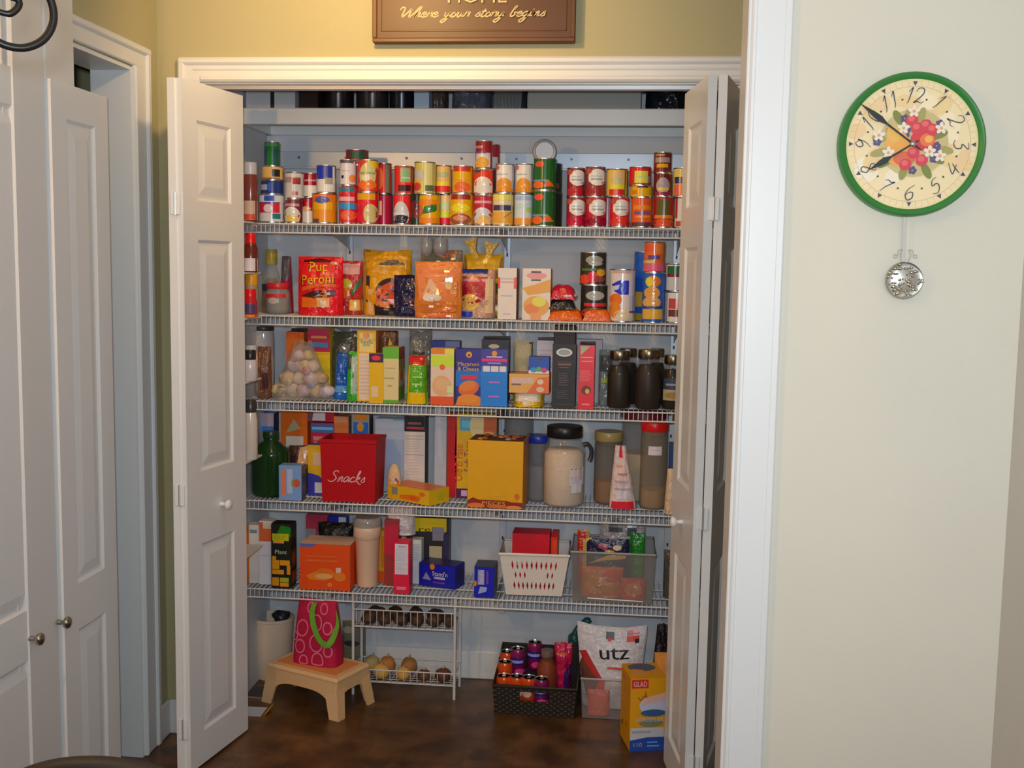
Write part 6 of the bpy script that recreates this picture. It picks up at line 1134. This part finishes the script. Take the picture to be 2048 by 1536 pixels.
# wire vegetable rack
Pa = fl(706, 1388); Pb = fl(909, 1397); ry = Pa.y; rx0, rx1 = Pa.x, Pb.x; rw = rx1-rx0; rd = .125; zr = lambda py: at(810, py, Y=ry).z
t = thing('vegetable_rack', 'white two-tier wire rack with baskets for potatoes and onions', 'rack', (rx0, ry, 0))
for x in (0, rw):
    for y in (0, rd): mb = MB(); mb.tube([(x, y, 0), (x, y, .372)], .0052, WIRE, 10); mb.build('post', t, 60)
TIER = [(zr(1343), zr(1368)), (zr(1223), zr(1258))]
for zt_, zb_ in TIER:
    mb = MB(); a = .004
    for y in (0, rd): mb.tube([(0, y, zt_), (rw, y, zt_)], .0024, WIRE, 7)
    for x in (0, rw): mb.tube([(x, 0, zt_), (x, rd, zt_)], .0024, WIRE, 7)
    for y in (.004, rd-.004): mb.tube([(0, y, zb_), (rw, y, zb_)], .0022, WIRE, 7)
    for k in range(15):
        x = .012+(rw-.024)*k/14; mb.tube([(x, 0, zt_), (x, .003, zb_), (x, rd-.003, zb_), (x, rd, zt_)], .0013, WIRE, 5)
    for k in range(5): y = .02+(rd-.04)*k/4; mb.tube([(0, y, zb_-.002), (rw, y, zb_-.002)], .0013, WIRE, 5)
    mb.build('basket', t, 70)
def veg(name, label, px, py, Y, zb_, r, c, cat, group, sq=(1, .9, .85), stem=None, bump=.25, seed=1.):
    p = at(px, py, Y=Y); t = thing(name, label, cat, (p.x, Y, max(zb_, p.z-r*sq[2])+.0004), 0, group)
    mb = MB(); mb.ball((0, 0, r*sq[2]), r*sq[0], r*sq[1], r*sq[2], mat(c, .6, 0, 'skin'), 20, 12, bump, seed); mb.build('body', t, 80)
    if stem:
        mb = MB(); mb.tube([(0, 0, r*sq[2]*1.75), (.002, 0, r*sq[2]*2.1), (.006, 0, r*sq[2]*2.35)], [.006, .003, .001], mat(stem, .7, 0, 'cloth'), 8); mb.build('stem', t, 70)
PT = C(58, 38, 26); zb1 = TIER[1][1]+.001; zb0 = TIER[0][1]+.001
plab = ['brown potato at the stool end of the upper wire tier', 'brown potato second along the upper wire tier', 'large brown potato mid front in the upper wire tier', 'brown potato fourth along the upper wire tier', 'brown potato fifth along the front of the upper wire tier', 'brown potato at the basket end of the upper wire tier']
for i, px in enumerate((738, 770, 803, 834, 868, 899)):
    veg('potato', plab[i], px, 1240, ry+.034, zb1, .0265, PT, 'potato', 'potatoes in the upper tier', (1.02, 1.1, .9), None, .3, i*1.7)
for i, px in enumerate((752, 790, 830, 872)):
    veg('potato', ['shaded potato at the back of the upper wire tier, by the tote', 'shaded potato at the back of the upper wire tier, second from the tote', 'shaded potato at the back of the upper wire tier, third from the tote', 'shaded potato at the back of the upper wire tier, by the basket end'][i], px, 1232, ry+.092, zb1, .027, C(48, 30, 22), 'potato', 'potatoes in the upper tier', (1.1, 1.1, .9), None, .3, i*2.3+9)
for i, (px, y, c, lab) in enumerate(((727, .034, (120, 80, 45), 'small coppery onion by the post of the lower tier'), (762, .036, (185, 140, 70), 'pale golden onion at the front of the lower tier'), (806, .036, (170, 125, 60), 'golden onion below a brown one in the lower tier'), (848, .036, (80, 50, 34), 'dark brown onion nearer the golden ones'), (886, .036, (76, 44, 30), 'dark brown onion by the outer post of the lower tier'))):
    veg('onion', lab, px, 1352, ry+y, zb0, (.024, .030, .026, .024, .029)[i], C(*c), 'onion', 'onions in the lower tier', (1, 1, .88), C(150, 120, 80), .08, i)
for i, (px, py, c, lab) in enumerate(((744, 1318, (125, 115, 75), 'sprouting greenish onion behind the golden ones'), (775, 1326, (140, 90, 40), 'copper onion behind the pale golden onion'), (818, 1322, (125, 85, 42), 'brown onion heaped behind the golden onion'))):
    veg('onion', lab, px, py+14, ry+.088, zb0, .029, C(*c), 'onion', 'onions in the lower tier', (1, 1, 1.1), C(120, 115, 80), .1, i+5)
# dark woven basket of cans
Q0 = fl(990, 1426); Q1 = fl(1148, 1437); an = math.degrees(math.atan2(Q1.y-Q0.y, Q1.x-Q0.x)); bw = (Q1-Q0).length; bd = .22
nrm = Vector((-math.sin(R_(an)), math.cos(R_(an)), 0)); mid = (Q0+Q1)/2+nrm*bd/2; zf = at(1065, 1374, Y=Q0.y-.005).z
zk = .165
WK = mat((.024, .016, .011), .55, 0, 'wood')
t = thing('woven_basket', 'dark brown woven basket with a handle slot full of drink cans', 'basket', (mid.x, mid.y, 0), an); BK_T = t
e = 1.05
lo_ = [Vector((sx*bw/2, sy*bd/2, .0)) for sx, sy in ((-1, -1), (1, -1), (1, 1), (-1, 1))]; hi_ = [Vector((sx*bw/2*e, sy*bd/2*1.06, zf if sy < 0 else zk)) for sx, sy in ((-1, -1), (1, -1), (1, 1), (-1, 1))]
mb = MB()
def weave(A0, A1, B0, B1, hole=None):
    nu, nv = 22, 12; P = lambda u, v: (A0*(1-u)+A1*u)*(1-v)+(B0*(1-u)+B1*u)*v; nr = (A1-A0).cross(B0-A0).normalized()
    for j in range(nv):
        for i in range(nu):
            u0, u1, v0, v1 = i/nu, (i+1)/nu, j/nv, (j+1)/nv
            if hole and hole[0] <= (u0+u1)/2 <= hole[1] and hole[2] <= (v0+v1)/2 <= hole[3]: continue
            o = .0028 if (i+j) % 2 else .0; g = nr*o; q = nr*(o-.005)
            mb.mesh([P(u0, v0)+g*.3, P(u1, v0)+g*.3, P(u1, v1)+g*.3, P(u0, v1)+g*.3, P((u0+u1)/2, (v0+v1)/2)+g*1.6], [(0, 1, 4), (1, 2, 4), (2, 3, 4), (3, 0, 4)], WK)
            mb.face([P(u0, v0)-nr*.003, P(u0, v1)-nr*.003, P(u1, v1)-nr*.003, P(u1, v0)-nr*.003], WK)
for i in range(4): weave(lo_[i], lo_[(i+1) % 4], hi_[i], hi_[(i+1) % 4], (.33, .68, .52, .86) if i == 0 else None)
mb.face(lo_[::-1], WK); mb.build('woven_body', t, 20)
mb = MB(); mb.tube([hi_[0], hi_[1], hi_[2], hi_[3]], .006, WK, 8, True); mb.build('rim', t, 60)
def drink(px, py, Y, zb_, label, kind, tilt=0):
    p = at(px, py, Y=Y); r = .0262; h = .10 if kind != 'o' else .095; z = max(zb_, p.z-h)
    t = thing('soda_can', label, 'can', (p.x, Y, z+.0004), random.Random(px).uniform(-30, 30), 'drink cans in the woven basket'); c = C(205, 75, 20) if kind == 'o' else C(110, 20, 70)
    if tilt: t.rotation_euler[0] = R_(tilt)
    mb = MB(); mb.lathe([(r*.78, .002), (r, .01), (r, h*.88), (r*.86, h*.97)], mat(c, .25, .3, 'metal'), 28, caps=False)
    pr = [('R', .2, .25, .8, .62, C(120, 60, 30)), ('E', .5, .45, .3, .14, C(190, 150, 140))] if kind == 'o' else [('R', 0, .45, 1, .75, C(26, 24, 90)), ('R', .1, .55, .9, .66, C(130, 125, 180)), ('E', .7, .22, .3, .12, C(175, 50, 110))]
    art(mb, drum(r, h*.88, .005), pr, .25); mb.build('body', t, 60)
    mb = MB(); mb.lathe([(r*.86, h*.965), (r*.88, h), (r*.82, h), (r*.78, h*.965), (.0005, h*.965)], TIN, 28); mb.box((-.006, -.004, h*.967), (.006, .014, h*.98), TIN, .001); mb.build('lid', t, 40)
zc = .005; B0 = mid.y
drink(1008, 1350, B0-.075, zc, 'orange can at the outer front corner of the woven basket', 'o'); drink(1034, 1351, B0-.077, zc, 'orange can second along the front of the woven basket', 'o'); drink(1058, 1353, B0-.072, zc+.001, 'orange can in front of the amber bottle', 'o')
drink(1010, 1322, B0-.018, zc+.03, 'silver topped orange can behind the front corner one', 'o')
drink(1036, 1296, B0+.02, .055, 'purple and navy can standing mid basket, nearer the rack', 'p'); drink(1070, 1283, B0+.05, .06, 'purple and navy can tallest at the back of the basket', 'p')
drink(1014, 1302, B0+.04, .035, 'amber and grey can at the back outer corner of the basket', 'o')
drink(1083, 1356, B0-.08, zc, 'silver can at the tote-bag end front of the woven basket', 'p')
p = at(1093, 1362, Y=B0-.012)
mk_jar('juice_bottle', 'squat amber juice bottle with a clear neck in the woven basket', 'bottle', (p.x, B0-.008, .006), .036, at(1090, 1300, Y=B0-.012).z-.006, C(120, 36, 10), C(90, 75, 68), .02, shoulder=.74, neck=.55, fillv=.9, glassa=.3, glass=(.3, .12, .05))
mk_bag('snack_bag', 'glossy magenta snack bag leaning in the woven basket', 'bag', (at(1126, 1330, Y=B0+.02).x, B0+.03, .012), .062, at(1122, 1285, Y=B0+.03).z-.012, .05, C(150, 18, 60), [('P', [(.5, .1), (1, .2), (1, .7), (.6, .5)], C(45, 20, 70)), ('R', .1, .8, .7, .84, C(190, 90, 60)), ('E', .35, .55, .3, .1, C(190, 40, 80))], seed=137, amp=.3, rough=.12)
# clear bin with a big chip bag
R0 = fl(1160, 1438); R1 = fl(1286, 1448); cw = R1.x-R0.x; cx = (R0.x+R1.x)/2; cy = R0.y+.004; cdp = .19; ch_ = at(1180, 1358, Y=cy).z
t = thing('clear_bin', 'clear plastic bin on the floor holding the white chip bag', 'bin', (cx, cy+cdp/2, 0)); CL = mat((.42, .38, .36), .15, 0, 'clear', .34)
mb = MB(); L0 = [Vector((sx*cw/2*.94, sy*cdp/2*.95, .002)) for sx, sy in ((-1, -1), (1, -1), (1, 1), (-1, 1))]; L1 = [Vector((sx*cw/2, sy*cdp/2, ch_)) for sx, sy in ((-1, -1), (1, -1), (1, 1), (-1, 1))]
for i in range(4): mb.face([L0[i], L0[(i+1) % 4], L1[(i+1) % 4], L1[i]], CL)
mb.face(L0[::-1], CL); mb.build('body', t, 20)
mb = MB(); mb.tube(L1, .004, mat((.5, .47, .45), .2, 0, 'clear', .6), 8, True); mb.build('rim', t, 60)
bw_ = at(1286, 1300, Y=cy+.1).x-at(1146, 1300, Y=cy+.1).x; bx_ = (at(1286, 1300, Y=cy+.1).x+at(1146, 1300, Y=cy+.1).x)/2; bh = at(1215, 1258, Y=cy+.1).z-.06
t = mk_bag('chip_bag', 'large white chip bag marked with red and black squares over the lettering Utz', 'bag', (bx_+.012, cy+.118, .006), bw_*.80, bh+.056, .07, C(190, 184, 188), [
 ('T', 'utz', .545, .715, .25, C(20, 18, 20), {'w': .44, 'rot': 4}), ('T', 'utz', .553, .715, .25, C(20, 18, 20), {'w': .44, 'rot': 4}), ('R', .42, .86, .54, .95, C(28, 16, 18)), ('R', .45, .84, .50, .88, C(190, 50, 40)), ('R', .72, .84, .90, .97, C(185, 50, 30)), ('R', .84, .82, .90, .87, BK), ('R', .72, .92, .90, .94, C(60, 20, 20)), ('P', [(.0, .66), (.12, .70), (.4, .34), (.3, .3)], C(150, 36, 40)), ('P', [(0, .5), (.05, .6), (.3, .36), (.34, .1), (.1, .1)], C(90, 50, 40)), ('P', [(.22, .12), (.4, .2), (.42, .38), (.3, .32)], C(225, 55, 20)), ('R', .45, .50, .7, .53, C(190, 80, 60))], seed=139, amp=.1, rough=.3, stand=.8, ears=.05, rz=-3, taper=-.26)
mk_bag('chip_packet', 'orange red packet lying in the clear bin', 'packet', (cx-.045, cy+.035, .006), .075, .085, .03, C(205, 70, 35), [('E', .6, .5, .3, .3, C(215, 90, 50))], seed=141)
t = thing('green_bag_neck', 'dark green twisted bag neck rising behind the white chip bag', 'bag', (at(1160, 1300, Y=3.83).x, 3.83, .001))
mb = MB(); mb.tube(spline([(-.01, 0, 0), (-.012, 0, .1), (-.02, -.004, .19), (.005, -.004, .235), (.022, -.006, .25), (.036, -.008, .243)], 5), [.028]*6+[.024]*5+[.013]*4+[.011]*4+[.014]*4+[.009]*3, mat(C(16, 60, 58), .3, 0, 'crumple'), 10); mb.build('bag', t, 70)
# yellow bag carton by the folded door
G0 = fl(1216, 1476); G1 = fl(1258, 1503); G2 = fl(1316, 1505); an = math.degrees(math.atan2(G2.y-G1.y, G2.x-G1.x))-1; gw = .082; gd = .13
gh = at(1258, 1357, Y=G1.y).z; rot = 13
GY = C(215, 150, 12)
org = Vector((G1.x, G1.y, 0)); ax = Vector((math.cos(R_(rot)), math.sin(R_(rot)), 0)); ay = Vector((-math.sin(R_(rot)), math.cos(R_(rot)), 0))
gw = .112; c_ = org+ax*gw/2+ay*gd/2
t = mk_box('trash_bag_carton', 'tall yellow trash bag carton with a red and blue front by the folded door', 'box', (c_.x, c_.y, 0.0004), gw, gh, gd, GY, [
 ('R', .03, .86, .5, .98, C(165, 30, 24)), ('T', 'GLAD', .27, .92, .1, C(205, 190, 180), {'w': .38}), ('L', [(.22, .74), (.3, .70), (.4, .76), (.46, .72), (.42, .82)], .02, C(150, 70, 20)), ('E', .68, .62, .42, .13, C(150, 155, 175)), ('P', [(.3, .62), (.5, .74), (1, .8), (1, .7), (.6, .66)], C(190, 150, 140)), ('E', .66, .52, .36, .05, C(40, 70, 110)), ('E', .6, .38, .34, .05, C(95, 100, 80)), ('T', 'FORCEFLEX', .55, .43, .07, C(150, 160, 180), {'w': .78, 'shear': .3}), ('R', .02, .0, .98, .32, C(150, 150, 155)), ('P', [(.0, .0), (1, .0), (1, .19), (.5, .19), (0, .15)], C(24, 56, 130)), ('R', .06, .25, .6, .28, C(120, 125, 140)), ('T', '110', .24, .09, .08, C(205, 150, 60), {'w': .24}), ('R', .5, .11, .8, .13, C(90, 120, 170)), ('R', .5, .06, .85, .08, C(90, 120, 170))],
 top=[('E', .5, .7, .4, .26, C(70, 74, 90)), ('P', [(.1, .2), (.4, .05), (.5, .5), (.2, .6)], C(185, 130, 60))], rz=rot, ch=.002)
mb = MB(); f_ = lambda u, v, k: (-gw/2-.0005-.0002*k, (.5-u)*gd, v*gh)
f_.asp = gd/gh; f_.sub = 1
art(mb, f_, [('R', .3, .72, .6, .8, C(170, 110, 20)), ('R', .15, .86, .5, .9, C(180, 90, 30)), ('R', .65, .76, .85, .8, C(170, 110, 20)), ('E', .25, .24, .06, .04, C(70, 60, 40)), ('E', .62, .3, .05, .03, C(120, 90, 30)), ('R', .2, .5, .7, .52, C(190, 130, 20))]); mb.build('end_print', t)
# odds and ends by the folded door
bag(1306, 1346, 1312, 1440, 0, .07, 'paper_bag', 'tan paper bag behind the yellow carton', C(190, 125, 60), Y=3.62, seed=149, rough=.7, kind='cloth')
bag(1298, 1346, 1254, 1420, 0, .07, 'black_sack', 'black sack in the corner behind the tan paper bag', C(22, 14, 20), [('R', .1, .6, .3, .75, C(70, 60, 80)), ('R', .05, .45, .3, .6, C(30, 28, 60))], Y=3.72, seed=151, taper=.5, amp=.3, rough=.4)
# low bin and carton against the side wall
P0 = fl(500, 1500); bx0 = XI+.004
t = thing('grey_crate', 'grey translucent crate pushed against the side wall near the door fold', 'crate', (bx0+.046, 3.63, 0), 0)
ch_ = at(540, 1408, Y=3.57).z; FRc = mat((.34, .33, .33), .3, 0, 'frost', .75); mb = MB()
L0 = [Vector((sx*.038, sy*.055, .002)) for sx, sy in ((-1, -1), (1, -1), (1, 1), (-1, 1))]; L1 = [Vector((sx*.043, sy*.06, ch_)) for sx, sy in ((-1, -1), (1, -1), (1, 1), (-1, 1))]
for i in range(4): mb.face([L0[i], L0[(i+1) % 4], L1[(i+1) % 4], L1[i]], FRc)
mb.face(L0[::-1], FRc); mb.build('body', t, 20)
mb = MB(); mb.tube(L1, .004, mat(C(150, 148, 150), .4), 8, True); mb.build('rim', t, 60)
mk_box('carton', 'dark grey carton inside the grey crate', 'box', (bx0+.046, 3.63, .004), .06, ch_*.85, .08, C(46, 44, 50))
x1 = at(519, 1500, Y=3.45).x
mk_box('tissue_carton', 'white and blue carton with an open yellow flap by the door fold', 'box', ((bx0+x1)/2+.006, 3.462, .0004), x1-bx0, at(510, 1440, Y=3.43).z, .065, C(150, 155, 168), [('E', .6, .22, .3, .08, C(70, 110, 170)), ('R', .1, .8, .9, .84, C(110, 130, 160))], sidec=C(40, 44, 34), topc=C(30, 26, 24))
t = bpy.data.objects['tissue_carton']; hh = at(510, 1440, Y=3.43).z; wq = (x1-bx0)/2
mb = MB(); mb.mesh([(wq, -.03, hh), (wq, .03, hh), (wq+.028, .032, hh+.034), (wq+.028, -.02, hh+.030), (wq, -.03, hh-.0015), (wq, .03, hh-.0015), (wq+.029, .032, hh+.0325), (wq+.029, -.02, hh+.0285)], [(0, 1, 2, 3), (7, 6, 5, 4), (0, 3, 7, 4), (2, 1, 5, 6), (3, 2, 6, 7)], mat(C(190, 145, 30), .5)); mb.build('flap', t)
